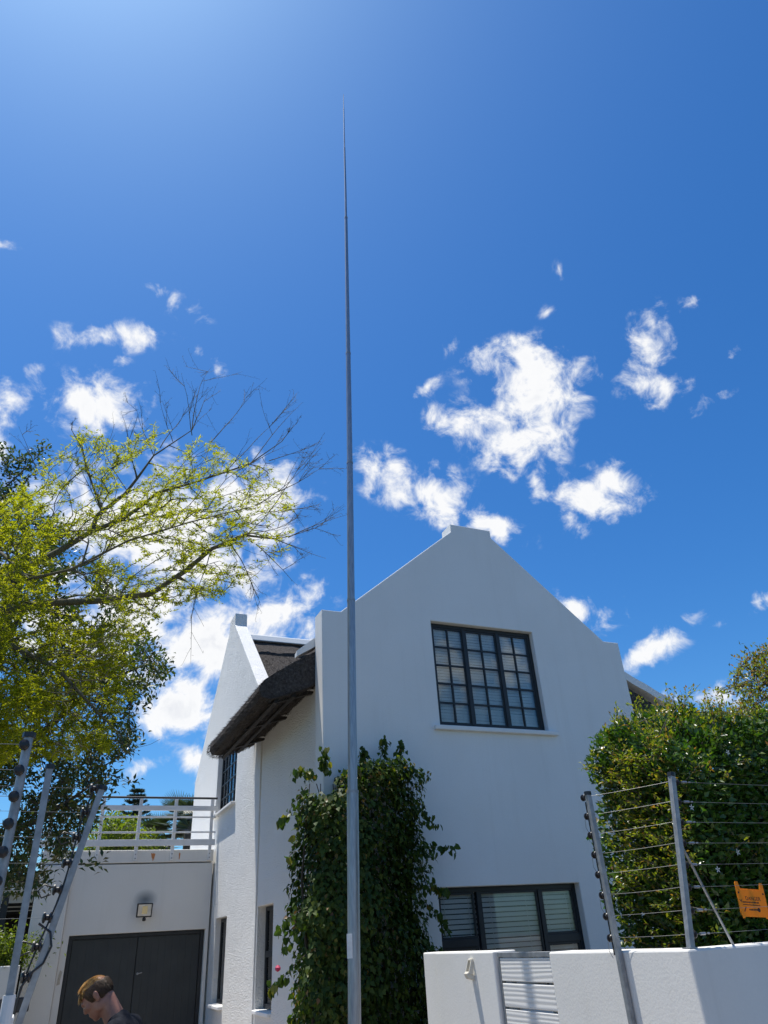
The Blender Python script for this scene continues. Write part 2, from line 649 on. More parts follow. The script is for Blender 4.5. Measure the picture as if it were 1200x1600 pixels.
    lk.new(tr.outputs[0], mx.inputs[1])
    lk.new(em.outputs[0], mx.inputs[2])
    lk.new(mx.outputs[0], out.inputs[0])
    m.cycles.emission_sampling = 'NONE'
    o = link('clouds', me, m)
    o['kind'] = 'stuff'
    tag(o, 'scattered white cumulus clouds drifting over blue sky', 'clouds')
    return o


CLOUD_LEVEL = 0.77
make_clouds()

#@@SETTING
# ------------------------------------------------------------------ ground
def make_ground():
    m, nt, p, o = new_mat('brick paving')
    t = nt.nodes.new('ShaderNodeTexCoord')
    br = nt.nodes.new('ShaderNodeTexBrick')
    br.inputs['Scale'].default_value = 4.5
    br.inputs['Color1'].default_value = (.30, .24, .19, 1)
    br.inputs['Color2'].default_value = (.38, .31, .25, 1)
    br.inputs['Mortar'].default_value = (.14, .13, .115, 1)
    nt.links.new(t.outputs['Object'], br.inputs['Vector'])
    nt.links.new(br.outputs['Color'], p.inputs['Base Color'])
    p.inputs['Roughness'].default_value = .85
    bump(nt, p, br.outputs['Fac'], .4, -.006)
    g = MB().box(-400, 400, -400, 400, -.3, -.02).build('ground', mat_noise('dry ground', (.09, .085, .06), (.14, .13, .09), .4, .9))
    g['kind'] = 'structure'
    d = MB().box(-.1, 3.42, -12, 17.6, -.019, .0).build('driveway', m)
    d['kind'] = 'structure'
    r = MB().box(-60, 60, -14, 2.6, -.018, -.004).build('road', mat_noise('asphalt', (.045, .045, .047), (.07, .07, .07), 30, .9))
    r['kind'] = 'structure'


make_ground()

# ------------------------------------------------------------------ the thatched house
house = thing('thatched_house', 'white plastered house with stepped gables and dark thatched roof', 'house', (6.3, 10.2, 0))
GX0, GX1, GY, GT = 3.38, 9.27, 10.0, .36
gable = [(GX0, -.02), (GX1, -.02), (GX1, 6.27), (8.93, 6.27), (6.78, 8.13), (6.775, 8.29), (5.925, 8.29), (5.92, 8.13), (3.70, 6.27), (GX0, 6.27)]
W1 = (5.32, 7.35, 4.53, 6.29)
W2 = (5.04, 7.43, .95, 2.28)
flat_wall('front_gable', gable, [rect(*W1), rect(*W2)], 'y', GY, GT, M['white'], house)
flat_wall('side_wall', rect(10.362, 13.748, -.02, 5.45), [rect(12.68, 13.70, .85, 2.30)], 'x', 3.42, .28, M['rough'], house)
wing = [(13.75, -.02), (21.15, -.02), (21.15, 5.72), (17.55, 8.74), (17.52, 9.05), (16.92, 9.05), (16.88, 8.72), (13.75, 5.95)]
flat_wall('wing_gable', wing, [rect(16.05, 17.12, .8, 2.26), rect(15.85, 17.95, 4.36, 6.0)], 'x', 3.395, .305, M['rough'], house)
# sills
MB().box(5.20, 7.50, 9.93, 10.10, 4.455, 4.525).build('window_sill', M['white'], house, bevel=.012)
MB().box(4.95, 7.52, 9.94, 10.10, .88, .945).build('window_sill', M['white'], house, bevel=.012)
MB().box(3.30, 3.50, 15.8, 18.0, 4.30, 4.355).build('window_sill', M['rough'], house, bevel=.01)
MB().box(3.37, 3.62, 12.69, 13.69, .79, .845).build('window_sill', M['white'], house, bevel=.01)
MB().box(3.31, 3.56, 16.06, 17.11, .74, .795).build('window_sill', M['white'], house, bevel=.01)
# the hidden sides
MB().box(9.0, 9.26, 10.362, 21.1, -.02, 5.45).build('far_wall', M['white'], house)
MB().box(3.71, 9.0, 20.8, 21.1, -.02, 5.6).build('back_wall', M['white'], house)
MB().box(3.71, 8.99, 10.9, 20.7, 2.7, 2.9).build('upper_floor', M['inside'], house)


def window_front(X0, X1, Z0, Z1, Y, spec, name='window'):
    """frame with lights: spec is a list of (x0, x1, cols, rows, transom) in fractions of the clear width"""
    fr = MB()
    f = .062
    fr.box(X0, X1, Y, Y + .07, Z1 - f, Z1 - .001).box(X0, X1, Y, Y + .07, Z0 + .001, Z0 + f)
    fr.box(X0 + .001, X0 + f, Y, Y + .07, Z0 + f, Z1 - f).box(X1 - f, X1 - .001, Y, Y + .07, Z0 + f, Z1 - f)
    wo = fr.build(name, M['charcoal'], house, bevel=.005)
    for k in range(1, len(spec)):
        x = spec[k][0]
        MB().box(x - .028, x + .028, Y - .004, Y + .066, Z0 + f, Z1 - f).build('mullion', M['charcoal'], wo, bevel=.004)
    for (x0, x1, cols, rows, tr) in spec:
        a0 = X0 + f if x0 <= X0 else x0 + .028
        a1 = X1 - f if x1 >= X1 else x1 - .028
        zs = [(Z0 + f, Z1 - f)] if tr is None else [(Z0 + f, tr - .05), (tr + .05, Z1 - f)]
        if tr is not None:
            MB().box(a0, a1, Y - .002, Y + .064, tr - .05, tr + .05).build('transom', M['charcoal'], wo, bevel=.004)
        for (b0, b1) in zs:
            s_ = .030
            MB().box(a0, a1, Y + .012, Y + .055, b1 - s_, b1).box(a0, a1, Y + .012, Y + .055, b0, b0 + s_) \
                .box(a0, a0 + s_, Y + .012, Y + .055, b0 + s_, b1 - s_).box(a1 - s_, a1, Y + .012, Y + .055, b0 + s_, b1 - s_) \
                .build('casement', M['charcoal'], wo, bevel=.003)
            g0, g1, h0, h1 = a0 + s_, a1 - s_, b0 + s_, b1 - s_
            bw = .013
            for c in range(1, cols):
                x = g0 + (g1 - g0) * c / cols
                MB().box(x - bw, x + bw, Y + .014, Y + .050, h0, h1).build('glazing_bar', M['charcoal'], wo)
            for r in range(1, rows):
                z = h0 + (h1 - h0) * r / rows
                MB().box(g0, g1, Y + .016, Y + .048, z - bw, z + bw).build('glazing_bar', M['charcoal'], wo)
            for c in range(cols):
                for r in range(rows):
                    p0, p1 = g0 + (g1 - g0) * c / cols, g0 + (g1 - g0) * (c + 1) / cols
                    q0, q1 = h0 + (h1 - h0) * r / rows, h0 + (h1 - h0) * (r + 1) / rows
                    MB().box(p0 + .004, p1 - .004, Y + .030, Y + .034, q0 + .004, q1 - .004).build('pane', M['glass'], wo)
    return wo


def blind(wo, X0, X1, Z0, Z1, Y, pitch, tilt=68):
    r = math.radians(tilt)
    hw = .027
    dz, dy = hw * math.sin(r), hw * math.cos(r)
    z = Z1 - pitch
    k = 0
    while z > Z0:
        j = rng.normal(0, .0012)
        MB().prism([(Y - dy, z - dz + j), (Y - dy + .002, z - dz + j - .001), (Y + .004, z + .003 + j), (Y + dy, z + dz + j), (Y + dy - .002, z + dz + j + .001), (Y, z + .006 + j)], 'x', X0, X1) \
            .build('slat', M['slat'], wo)
        z -= pitch
        k += 1
    MB().box(X0, X1, Y - .03, Y + .03, Z1 - .03, Z1 + .03).build('blind_rail', M['slat'], wo)
    for x in (X0 + (X1 - X0) * .2, X0 + (X1 - X0) * .8):
        MB().box(x - .003, x + .003, Y - .034, Y - .030, Z0, Z1).build('ladder_cord', M['slat'], wo)


win = window_front(*W1, 10.10, [(W1[0], 6.0, 2, 5, None), (5.985, 6.67, 2, 5, None), (6.66, W1[1], 2, 5, None)])
win['label'] = 'three-casement window with small square panes'
for (x0, x1) in ((5.36, 5.97), (5.99, 6.66), (6.68, 7.31)):
    blind(win, x0, x1, 4.58, 6.22, 10.195, .050)
win = window_front(*W2, 10.12, [(W2[0], 5.70, 1, 1, 1.60), (5.735, 6.77, 1, 1, None), (6.775, W2[1], 1, 1, 1.585)])
win['label'] = 'wide ground floor window of three lights with blinds'
for (x0, x1) in ((5.08, 5.72), (5.75, 6.76), (6.79, 7.39)):
    blind(win, x0, x1, 1.0, 2.24, 10.215, .064)
# dark panels behind the blinds; the room's dimness is in their colour
MB().box(4.6, 7.9, 10.75, 10.8, 4.2, 6.4).build('dark_backing', M['inside'], house)
MB().box(4.6, 7.9, 10.75, 10.8, .3, 2.6).build('dark_backing', M['inside'], house)


def window_side(Y0, Y1, Z0, Z1, X, cols, rows, transom=None, name='window', f=.06):
    fr = MB()
    fr.box(X, X + .06, Y0, Y1, Z1 - f, Z1 - .001).box(X, X + .06, Y0, Y1, Z0 + .001, Z0 + f)
    fr.box(X, X + .06, Y0 + .001, Y0 + f, Z0 + f, Z1 - f).box(X, X + .06, Y1 - f, Y1 - .001, Z0 + f, Z1 - f)
    wo = fr.build(name, M['charcoal'], house, bevel=.004)
    g0, g1, h0, h1 = Y0 + f, Y1 - f, Z0 + f, Z1 - f
    if transom:
        MB().box(X - .003, X + .057, g0, g1, transom - .045, transom + .045).build('transom', M['charcoal'], wo, bevel=.004)
    for c in range(1, cols):
        y = g0 + (g1 - g0) * c / cols
        MB().box(X + .008, X + .05, y - .016, y + .016, h0, h1).build('glazing_bar', M['charcoal'], wo)
    for r in range(1, rows):
        z = h0 + (h1 - h0) * r / rows
        MB().box(X + .010, X + .048, g0, g1, z - .014, z + .014).build('glazing_bar', M['charcoal'], wo)
    for c in range(cols):
        for r in range(rows):
            p0, p1 = g0 + (g1 - g0) * c / cols, g0 + (g1 - g0) * (c + 1) / cols
            q0, q1 = h0 + (h1 - h0) * r / rows, h0 + (h1 - h0) * (r + 1) / rows
            MB().box(X + .026, X + .030, p0, p1, q0, q1).build('pane', M['glass'], wo)
    MB().box(X + .16, X + .17, Y0, Y1, Z0, Z1).build('curtain', M['slat'], wo)
    return wo


window_side(12.70, 13.68, .86, 2.29, 3.56, 1, 1, 1.60)
window_side(16.07, 17.10, .81, 2.25, 3.50, 2, 1, None)
w3 = window_side(15.87, 17.93, 4.365, 5.99, 3.50, 6, 5, None, f=.045)
w3['label'] = 'barred landing window above the balcony'


# ------------------------------------------------------------------ thatch
def nz(x, y, z, s):
    return mnoise.fractal(Vector((x * s, y * s, z * s)), 1.0, 2.0, 4)


def resample(pts, step):
    out = [np.array(pts[0], float)]
    for a, b in zip(pts[:-1], pts[1:]):
        a, b = np.array(a, float), np.array(b, float)
        n = max(1, int(np.linalg.norm(b - a) / step))
        for i in range(1, n + 1):
            out.append(a + (b - a) * i / n)
    return out


def loft_roof(name, section, ys, mirror=None, amp=.02, parent=None, step=.06, taper=None):
    """closed section in x,z pushed along y; mirror: reflect about that x"""
    sec = resample(section + [section[0]], step)[:-1]
    n = len(sec)
    cen = np.mean(sec, axis=0)
    V, F = [], []
    for i, y in enumerate(ys):
        t = 1.0 if taper is None else taper(i, len(ys))
        for p_ in sec:
            q = cen + (p_ - cen) * t
            x, z = q
            if mirror is not None:
                x = 2 * mirror - x
            d = nz(x, y, z, 2.5) * amp + nz(x, y, z, 14) * amp * .5
            V.append((x + d, y + nz(x + 7, y, z, 6) * amp, z + d))
    for i in range(len(ys) - 1):
        for k in range(n):
            k2 = (k + 1) % n
            F.append((i * n + k, i * n + k2, (i + 1) * n + k2, (i + 1) * n + k))
    b = MB().add(V, F + [tuple(range(n)), tuple(range(len(V) - 1, len(V) - n - 1, -1))])
    return b.build(name, M['thatch'], parent)


EAVE = [(3.42, 5.72), (3.0, 5.47), (2.72, 5.28), (2.58, 5.18), (2.51, 5.09), (2.50, 5.00), (2.55, 4.92), (2.66, 4.89), (2.80, 4.92), (3.2, 5.07), (3.417, 5.17)]
EAVE_R = [(3.42 - (3.42 - x) * 1.45, z + (3.42 - x) * -.12) for x, z in EAVE]
SECT = [(6.30, 8.08)] + EAVE + [(3.6, 5.46), (6.30, 7.55)]
HOOD = [(3.33, 5.665)] + EAVE[1:-1] + [(3.33, 5.10)]
ys = list(np.linspace(10.375, 13.735, 46))
roofL = loft_roof('thatch_slope', SECT, ys, None, .022, house)
hood = loft_roof('thatch_eave', HOOD, list(np.linspace(13.70, 14.34, 12)), None, .022, house,
                 taper=lambda i, n: 1.0 if i < n - 3 else (1.0, .97, .90, .72)[i - n + 4])
roofR = loft_roof('thatch_slope', [(6.30, 8.08)] + EAVE_R + [(3.6, 5.46), (6.30, 7.55)], list(np.linspace(10.375, 16.5, 60)), 6.325, .022, house)
# wing roof, ridge along x
def slope_grid(name, x0, x1, y0, z0, y1, z1, t, amp, nx=50, ny=24):
    V, F = [], []
    for j in range(ny + 1):
        for i in range(nx + 1):
            x = x0 + (x1 - x0) * i / nx
            y = y0 + (y1 - y0) * j / ny
            z = z0 + (z1 - z0) * j / ny
            d = nz(x, y, z, 2.5) * amp + nz(x, y, z, 13) * amp * .6
            V.append((x, y + d * .5, z + d))
    m = len(V)
    V += [(x, y, z - t) for (x, y, z) in V]
    for j in range(ny):
        for i in range(nx):
            a = j * (nx + 1) + i
            F.append((a, a + 1, a + nx + 2, a + nx + 1))
            F.append((a + m, a + nx + 1 + m, a + nx + 2 + m, a + 1 + m))
    for i in range(nx):
        a, b = i, i + 1
        F.append((a, a + m, b + m, b))
        a, b = ny * (nx + 1) + i, ny * (nx + 1) + i + 1
        F.append((a, b, b + m, a + m))
    for j in range(ny):
        a, b = j * (nx + 1), (j + 1) * (nx + 1)
        F.append((a, b, b + m, a + m))
        a, b = a + nx, b + nx
        F.append((a, a + m, b + m, b))
    return MB().add(V, F).build(name, M['thatch'], house)


slope_grid('wing_thatch', 3.703, 9.3, 17.2, 8.45, 13.9, 5.55, .35, .03)
slope_grid('wing_thatch', 3.703, 9.3, 17.21, 8.45, 21.3, 5.45, .35, .03)
slope_grid('ridge_thatch', 3.703, 9.3, 17.2, 8.52, 16.55, 7.96, .10, .05, 70, 8)
rc = MB()
rc.prism([(16.95, 8.40), (17.45, 8.40), (17.38, 8.57), (17.2, 8.64), (17.02, 8.57)], 'x', 3.704, 9.3)
rc.build('ridge_cap', M['coping'], house, bevel=.02)
MB().prism([(20.8, 5.3), (13.7, 5.3), (17.2, 8.4)], 'x', 9.02, 9.25).build('far_gable', M['white'], house)


def flashing(line, flip):
    """mortar fillet along the back of the front gable, over the verge of the thatch"""
    V, F = [], []
    pts = resample(line, .12)
    for i, (x, zt) in enumerate(pts):
        q = min(1, .3 + i / 4.0)
        w, h = .34 * q, .06 + .10 * q
        x = 12.65 - x if flip else x
        j = .012 * nz(x, 3, zt, 5)
        for (yy, zz) in ((10.362, zt - h), (10.362, zt), (10.362 + w * .45, zt - .015), (10.362 + w + j, zt - .07 * q), (10.362 + w + j, zt - h)):
            V.append((x, yy + .004, zz + j))
    n = len(pts)
    for i in range(n - 1):
        for k in range(5):
            k2 = (k + 1) % 5
            F.append((i * 5 + k, i * 5 + k2, i * 5 + 5 + k2, i * 5 + 5 + k))
    F += [(0, 1, 2, 3, 4), tuple(range(len(V) - 1, len(V) - 6, -1))]
    MB().add(V, F).build('mortar_flashing', M['coping'], house)


flashing([(3.08, 5.68), (3.43, 5.975), (6.1, 8.20)], False)
flashing([(1.92, 5.36), (2.3, 5.50), (2.75, 5.72), (3.15, 5.90), (3.5, 6.10), (6.1, 8.20)], True)
# sunlit coping on the wing gable is part of the wall; rafter tails under the eave
for y in (10.62, 12.1, 13.62):
    MB().prism([(3.46, 5.10), (3.46, 5.20), (2.75, 4.95), (2.70, 4.86)], 'y', y - .05, y + .05).build('rafter', M['timber'], house)
    MB().box(3.25, 3.42, y - .09, y - .06, 5.115, 5.135).build('rafter_plate', M['whitepaint'], house)
MB().prism([(2.74, 4.85), (2.80, 4.84), (2.84, 4.97), (2.78, 4.97)], 'y', 10.42, 14.2).build('eave_batten', M['timber'], house)
MB().prism([(3.02, 4.96), (3.08, 4.96), (3.10, 5.07), (3.04, 5.07)], 'y', 10.42, 14.2).build('eave_batten', M['timber'], house)
MB().prism([(9.30, 5.2), (10.05, 4.78), (10.05, 4.86), (9.30, 5.30)], 'y', 10.40, 10.44).build('barge_board', M['whitepaint'], house)


def straws(name, host, n, pts_fn, L, W, parent):
    P, D = [], []
    for _ in range(n):
        p_, d_ = pts_fn()
        P.append(p_)
        D.append(d_)
    P, D = np.array(P), np.array(D)
    Nn = unit(n)
    me = leaves_mesh(name, P, D, Nn, rng.uniform(.6, 1.4, n) * L, W, 0, 0)
    o = link(name, me, M['straw'], host)
    o['kind'] = 'stuff'
    return o


secp = resample(EAVE, .02)


def straw_left():
    k = rng.integers(0, len(secp))
    x, z = secp[k]
    y = rng.uniform(10.38, 14.3)
    if x > 3.3:
        y = rng.uniform(10.38, 13.7)
    d = np.array([-.75, rng.normal(0, .15), -.55]) + rng.normal(0, .25, 3)
    return (x + .03, y, z + .01), d


def straw_verge():
    k = rng.integers(0, len(secp))
    x, z = secp[k]
    t = rng.random()
    c = np.array([3.0, 5.1])
    q = np.array([x, z]) * (1 - t * .5) + c * t * .5
    d = np.array([-.5, -.6, -.35]) + rng.normal(0, .3, 3)
    return (q[0], 10.40, q[1]), d


def straw_far():
    k = rng.integers(0, len(secp))
    x, z = secp[k]
    d = np.array([-.5, .5, -.45]) + rng.normal(0, .3, 3)
    return (x, rng.uniform(14.2, 14.34), z), d


def straw_roof():
    x = rng.uniform(3.75, 6.0)
    y = rng.uniform(14, 17.1)
    z = 5.55 + (y - 13.9) * .879
    return (x, y, z - .005), np.array([rng.normal(0, .3), -.75, -.45 + rng.normal(0, .25)])


def straw_roof2():
    x = rng.uniform(3.4, 5.0)
    y = rng.uniform(10.8, 14.5)
    z = 5.72 + (x - 3.42) * .82
    return (x, y, z - .005), np.array([-.75, rng.normal(0, .3), -.4 + rng.normal(0, .25)])


straws('straws', roofL, 9000, straw_left, .09, .006, house)
straws('straws', roofL, 1200, straw_verge, .06, .006, house)
straws('straws', hood, 900, straw_far, .06, .006, house)
straws('straws', roofL, 9000, straw_roof2, .10, .007, house)
straws('straws', roofL, 9000, straw_roof, .10, .007, house)

# ------------------------------------------------------------------ garage with roof terrace
garage = thing('garage', 'off-white flat-roofed garage below the balcony with dark double door', 'garage', (1.9, 17.6, 0))
BY = 17.6
def sooty():
    m = M['cream'].copy()
    m.name = 'off white plaster with a soot mark'
    nt = m.node_tree
    p = [q for q in nt.nodes if q.type == 'BSDF_PRINCIPLED'][0]
    src = p.inputs['Base Color'].links[0].from_socket
    t = nt.nodes.new('ShaderNodeTexCoord')
    mp_ = nt.nodes.new('ShaderNodeMapping')
    mp_.vector_type = 'TEXTURE'
    mp_.inputs['Location'].default_value = (1.99, 17.6, 2.70)
    mp_.inputs['Scale'].default_value = (.26, 1, .20)
    nt.links.new(t.outputs['Object'], mp_.inputs[0])
    ln = nt.nodes.new('ShaderNodeVectorMath')
    ln.operation = 'LENGTH'
    nt.links.new(mp_.outputs[0], ln.inputs[0])
    f = ramp(nt, ln.outputs['Value'], [(0, (.75,) * 3), (.45, (.45,) * 3), (1, (0, 0, 0))])
    c = mix_color(nt, f, src, (.10, .10, .10))
    nt.links.new(c, p.inputs['Base Color'])
    return m


M['sooty'] = sooty()
flat_wall('front_wall', rect(.47, 3.352, -.02, 3.372), [[(.60, -.019), (3.28, -.019), (3.28, 2.10), (.60, 2.10)]], 'y', BY, .22, M['sooty'], garage)
MB().box(-.16, .468, 17.52, 17.9, -.02, 3.372).build('corner_pier', M['cream'], garage, bevel=.02)
MB().box(-.16, 3.352, 17.58, 17.84, 3.392, 3.64).build('fascia_band', M['cream'], garage, bevel=.012)
MB().box(-.15, 3.34, 17.85, 24.0, 3.2, 3.5).build('terrace_slab', M['cream'], garage)
MB().box(-.15, .05, 17.91, 24.0, -.02, 3.19).build('rear_wall', M['cream'], garage)
MB().box(-.15, 3.34, 23.9, 24.1, 3.5, 3.78).build('terrace_kerb', M['cream'], garage)
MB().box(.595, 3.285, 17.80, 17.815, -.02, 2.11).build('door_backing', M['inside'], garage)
gf = MB()
gf.box(.605, .675, 17.70, 17.78, -.01, 2.095).box(3.205, 3.275, 17.70, 17.78, -.01, 2.095).box(.675, 3.205, 17.70, 17.78, 2.03, 2.095)
gf.build('door_frame', M['charcoal'], garage, bevel=.004)
for (x0, x1) in ((.678, 1.932), (1.942, 3.202)):
    lf = MB().box(x0, x1, 17.735, 17.775, .0, 2.027).build('door_leaf', M['door'], garage, bevel=.004)
    w_ = (x1 - x0 - .02) / 9
    for k in range(9):
        MB().box(x0 + .01 + k * w_ + .0012, x0 + .01 + (k + 1) * w_ - .0012, 17.728, 17.7349, .02, 2.01).build('board', M['door'], lf)
h = MB()
h.tube([(2.0, 17.728, 1.38), (2.0, 17.69, 1.38), (2.08, 17.685, 1.395)], .010, 6)
h.lathe([(.022, 0), (.022, .008)], (2.0, 17.72, 1.38), 10, 'y')
h.build('door_handle', M['galv'], garage)
M['rust'] = mat_noise('rust stain', (.42, .15, .05), (.55, .25, .11), 40, .9)
for (x, w_, z0, z1) in ((2.05, .045, 3.42, 3.58), (2.61, .018, 3.43, 3.585)):
    r_ = random.Random(int(x * 100))
    top = [(x - w_ + 2 * w_ * i / 6, z1 - r_.uniform(0, .03)) for i in range(7)]
    bot = [(x + (w_ - 2 * w_ * i / 6) * .5, z0 + r_.uniform(0, .06)) for i in range(7)]
    MB().prism(top + bot, 'y', 17.576, 17.5815).build('rust_stain', M['rust'], garage)
# chipped plaster next to the door
M['chip'] = mat_noise('bare render', (.34, .31, .26), (.48, .44, .37), 30, .9)
MB().prism([(.50, 1.28), (.56, 1.30), (.555, 1.38), (.57, 1.50), (.53, 1.53), (.51, 1.45)], 'y', 17.596, 17.6012).build('plaster_chip', M['chip'], garage)

# balcony railing
rail = thing('balcony_railing', 'white timber balcony railing with dark handrail above the garage', 'railing', (1.6, 17.55, 3.4))
MB().tube([(-.35, 17.55, 4.70), (3.355, 17.55, 4.70)], .024, 10).build('handrail', M['charcoal'], rail, smooth=True)
RY = 17.555
for (z0, z1, t) in ((4.425, 4.53, .022), (4.275, 4.31, .02), (3.965, 4.0, .02), (3.71, 3.84, .022)):
    MB().box(-.35, 3.35, RY - t - .022, RY - .0225, z0, z1).build('rail_board', M['whitepaint'], rail, bevel=.004)
for x in (-.1, .90, 1.68, 2.44, 3.25):
    po = MB().box(x - .035, x + .035, RY - .022, RY + .022, 3.42, 4.68).build('post', M['whitepaint'], rail, bevel=.004)
    for z in (3.47, 3.55):
        MB().lathe([(.013, 0), (.013, -.012), (.007, -.016)], (x, RY - .022, z), 8, 'y').build('bolt', M['galv2'], po)
# side run of the railing, along the edge of the terrace
sr_ = MB()
for z0, z1 in ((4.68, 4.72),):
    sr_.box(-.12, -.07, 17.6, 23.8, z0, z1)
sr_.build('side_handrail', M['charcoal'], rail)

# floodlight
fl = thing('floodlight', 'black floodlight with sensor over the garage door', 'floodlight', (1.98, 17.6, 2.35))
b_ = MB()
b_.prism([(17.44, 2.36), (17.40, 2.61), (17.47, 2.62), (17.50, 2.37)], 'x', 1.82, 2.13)
fb = b_.build('housing', M['black'], fl, bevel=.01)
M['lampglass'] = mat_noise('lamp reflector', (.5, .5, .46), (.75, .75, .70), 5, .15, .3)
MB().prism([(17.433, 2.385), (17.4, 2.592), (17.403, 2.592), (17.436, 2.385)], 'x', 1.845, 2.105).build('lens', M['lampglass'], fl)
MB().prism([(17.430, 2.42), (17.404, 2.56), (17.399, 2.56), (17.425, 2.42)], 'x', 1.925, 2.03).build('bulb_tube', mat_noise('lamp tube', (.7, .55, .25), (.8, .65, .35), 4, .3), fl)
MB().tube([(1.975, 17.6, 2.47), (1.975, 17.48, 2.47)], .02, 8).build('bracket', M['black'], fl)
MB().lathe([(.012, -.03), (.034, -.025), (.036, .02), (.02, .04)], (1.985, 17.45, 2.32), 12).build('sensor', M['black'], fl, smooth=True)
# soot mark above the lamp is thin flaky grime on the plaster, in the wall's material below

# ------------------------------------------------------------------ lightning mast
mast = thing('lightning_mast', 'tall slender galvanised lightning mast in front of the creeper', 'mast', (2.475, 6.655, 0))
MP = [(0, 2.695, 7.252), (3.01, 2.76, 7.235), (5.14, 2.805, 7.22), (7.12, 2.845, 7.205), (9.09, 2.875, 7.19), (12.9, 2.93, 7.165), (14.1, 2.942, 7.16), (15.95, 2.965, 7.15)]
MP = [(max(0, 1.7 + (z - 1.7) * .918), x * .918, y * .918) for z, x, y in MP]


def mp(z):
    for (z0, x0, y0), (z1, x1, y1) in zip(MP[:-1], MP[1:]):
        if z <= z1:
            t = (z - z0) / (z1 - z0)
            return (x0 + (x1 - x0) * t, y0 + (y1 - y0) * t, z)
    return (MP[-1][1], MP[-1][2], z)


SEC = [(0, 3.02, .0595, .0590), (2.9, 5.16, .0500, .0460), (5.05, 7.14, .0440, .0400), (7.05, 9.1, .0380, .0350), (9.0, 12.2, .0330, .0250), (12.1, 14.2, .0200, .0155), (14.1, 15.5, .0120, .0095), (15.45, 15.98, .0075, .0045)]
for (z0, z1, r0, r1) in [(max(0, 1.7 + (a_ - 1.7) * .918), 1.7 + (b_ - 1.7) * .918, c_ * .918, d_ * .918) for a_, b_, c_, d_ in SEC]:
    zz = np.linspace(z0, z1, 8)
    MB().tube([mp(z) for z in zz], list(np.linspace(r0, r1, 8)), 20).build('mast_section', M['galv'], mast, smooth=True)
    if z1 < 13:
        MB().tube([mp(z1 - .015), mp(z1 + .01)], r1 + .003, 20).build('collar', M['galv2'], mast)
st = mp(1.66)
MB().prism([(-.030, -.051), (-.028, -.0580), (.028, -.0580), (.030, -.051)], 'z', 1.58, 1.76).build('sticker', M['sticker'], mast)
s_ = mast.children[-1]
for v_ in s_.data.vertices:
    x, y, z = v_.co
    an = math.radians(-62)
    v_.co = (st[0] + x * math.cos(an) - y * math.sin(an), st[1] + x * math.sin(an) + y * math.cos(an), z)
MB().box(2.33, 2.62, 6.51, 6.80, 0, .02).build('base_plate', M['galv2'], mast)

# ------------------------------------------------------------------ boundary wall, gate
bw = thing('boundary_wall', 'low white boundary wall beside the timber gate', 'wall', (3.5, 5, 0))
WT = 1.56
MB().prism([(3.42, 3.70), (12.0, 3.70), (12.0, 3.92), (3.64, 3.92), (3.64, 5.105), (3.42, 5.105)], 'z', -.02, WT).build('wall_panel', M['wallp'], bw, bevel=.012)
MB().box(3.42, 3.64, 5.895, 6.95, -.02, WT + .012).build('wall_panel', M['wallp'], bw, bevel=.012)
MB().box(3.47, 3.64, 6.952, 7.32, -.02, WT + .012).build('wall_panel', M['wallp'], bw, bevel=.012)
MB().box(3.44, 3.463, 6.962, 6.985, 0, WT).build('corner_bead', M['wallp'], bw)

gate = thing('garden_gate', 'pedestrian gate of wide whitewashed planks with galvanised top bar', 'gate', (3.47, 5.5, 0))


def make_plank():
    m, nt, p, o = new_mat('whitewashed grainy plank')
    t = nt.nodes.new('ShaderNodeTexCoord')
    mp_ = nt.nodes.new('ShaderNodeMapping')
    mp_.inputs['Scale'].default_value = (1, 1.1, 9)
    nt.links.new(t.outputs['Object'], mp_.inputs[0])
    w = nt.nodes.new('ShaderNodeTexWave')
    w.wave_type = 'BANDS'
    w.bands_direction = 'Z'
    w.inputs['Scale'].default_value = 1.15
    w.inputs['Distortion'].default_value = 9.0
    w.inputs['Detail'].default_value = 2.0
    w.inputs['Detail Scale'].default_value = .38
    nt.links.new(mp_.outputs[0], w.inputs['Vector'])
    nt.links.new(ramp(nt, w.outputs['Color'], [(.0, (.60, .58, .54)), (.25, (.71, .695, .66)), (1, (.75, .735, .70))]), p.inputs['Base Color'])
    p.inputs['Roughness'].default_value = .8
    bump(nt, p, w.outputs['Fac'], .4, .0025)
    return m


M['plank'] = make_plank()
z = 1.525
k = 0
while z > .1:
    hh = .155
    MB().box(3.445, 3.475, 5.135, 5.845, z - hh, z).build('plank', M['plank'], gate, bevel=.006)
    z -= hh + .013
    k += 1
MB().box(3.440, 3.480, 5.11, 5.87, 1.529, 1.562).build('top_bar', M['galv2'], gate, bevel=.003)
for y in (5.115, 5.862):
    MB().box(3.447, 3.487, y - .006, y + .018, .05, 1.528).build('frame_tube', M['galv2'], gate, bevel=.003)
MB().box(3.476, 3.50, 5.2, 5.235, .1, 1.5).build('brace', M['galv2'], gate)
MB().box(3.476, 3.50, 5.72, 5.755, .1, 1.5).build('brace', M['galv2'], gate)

ic = thing('gate_intercom', 'small beige hooded bracket fixed to the boundary wall beside the gate', 'intercom', (3.42, 6.27, 1.4))
MB().prism([(3.42, 1.37), (3.42, 1.40), (3.365, 1.435), (3.345, 1.42), (3.36, 1.385)], 'y', 6.235, 6.29).build('bracket_arm', M['beige'], ic, bevel=.004)
bx = MB()
bx.prism([(3.36, 1.42), (3.40, 1.52), (3.418, 1.52), (3.40, 1.41)], 'y', 6.23, 6.238).prism([(3.36, 1.42), (3.40, 1.52), (3.418, 1.52), (3.40, 1.41)], 'y', 6.288, 6.296)
bx.prism([(3.395, 1.512), (3.40, 1.525), (3.42, 1.525), (3.42, 1.512)], 'y', 6.2385, 6.2875)
bx.build('hood', M['beige'], ic, bevel=.002)

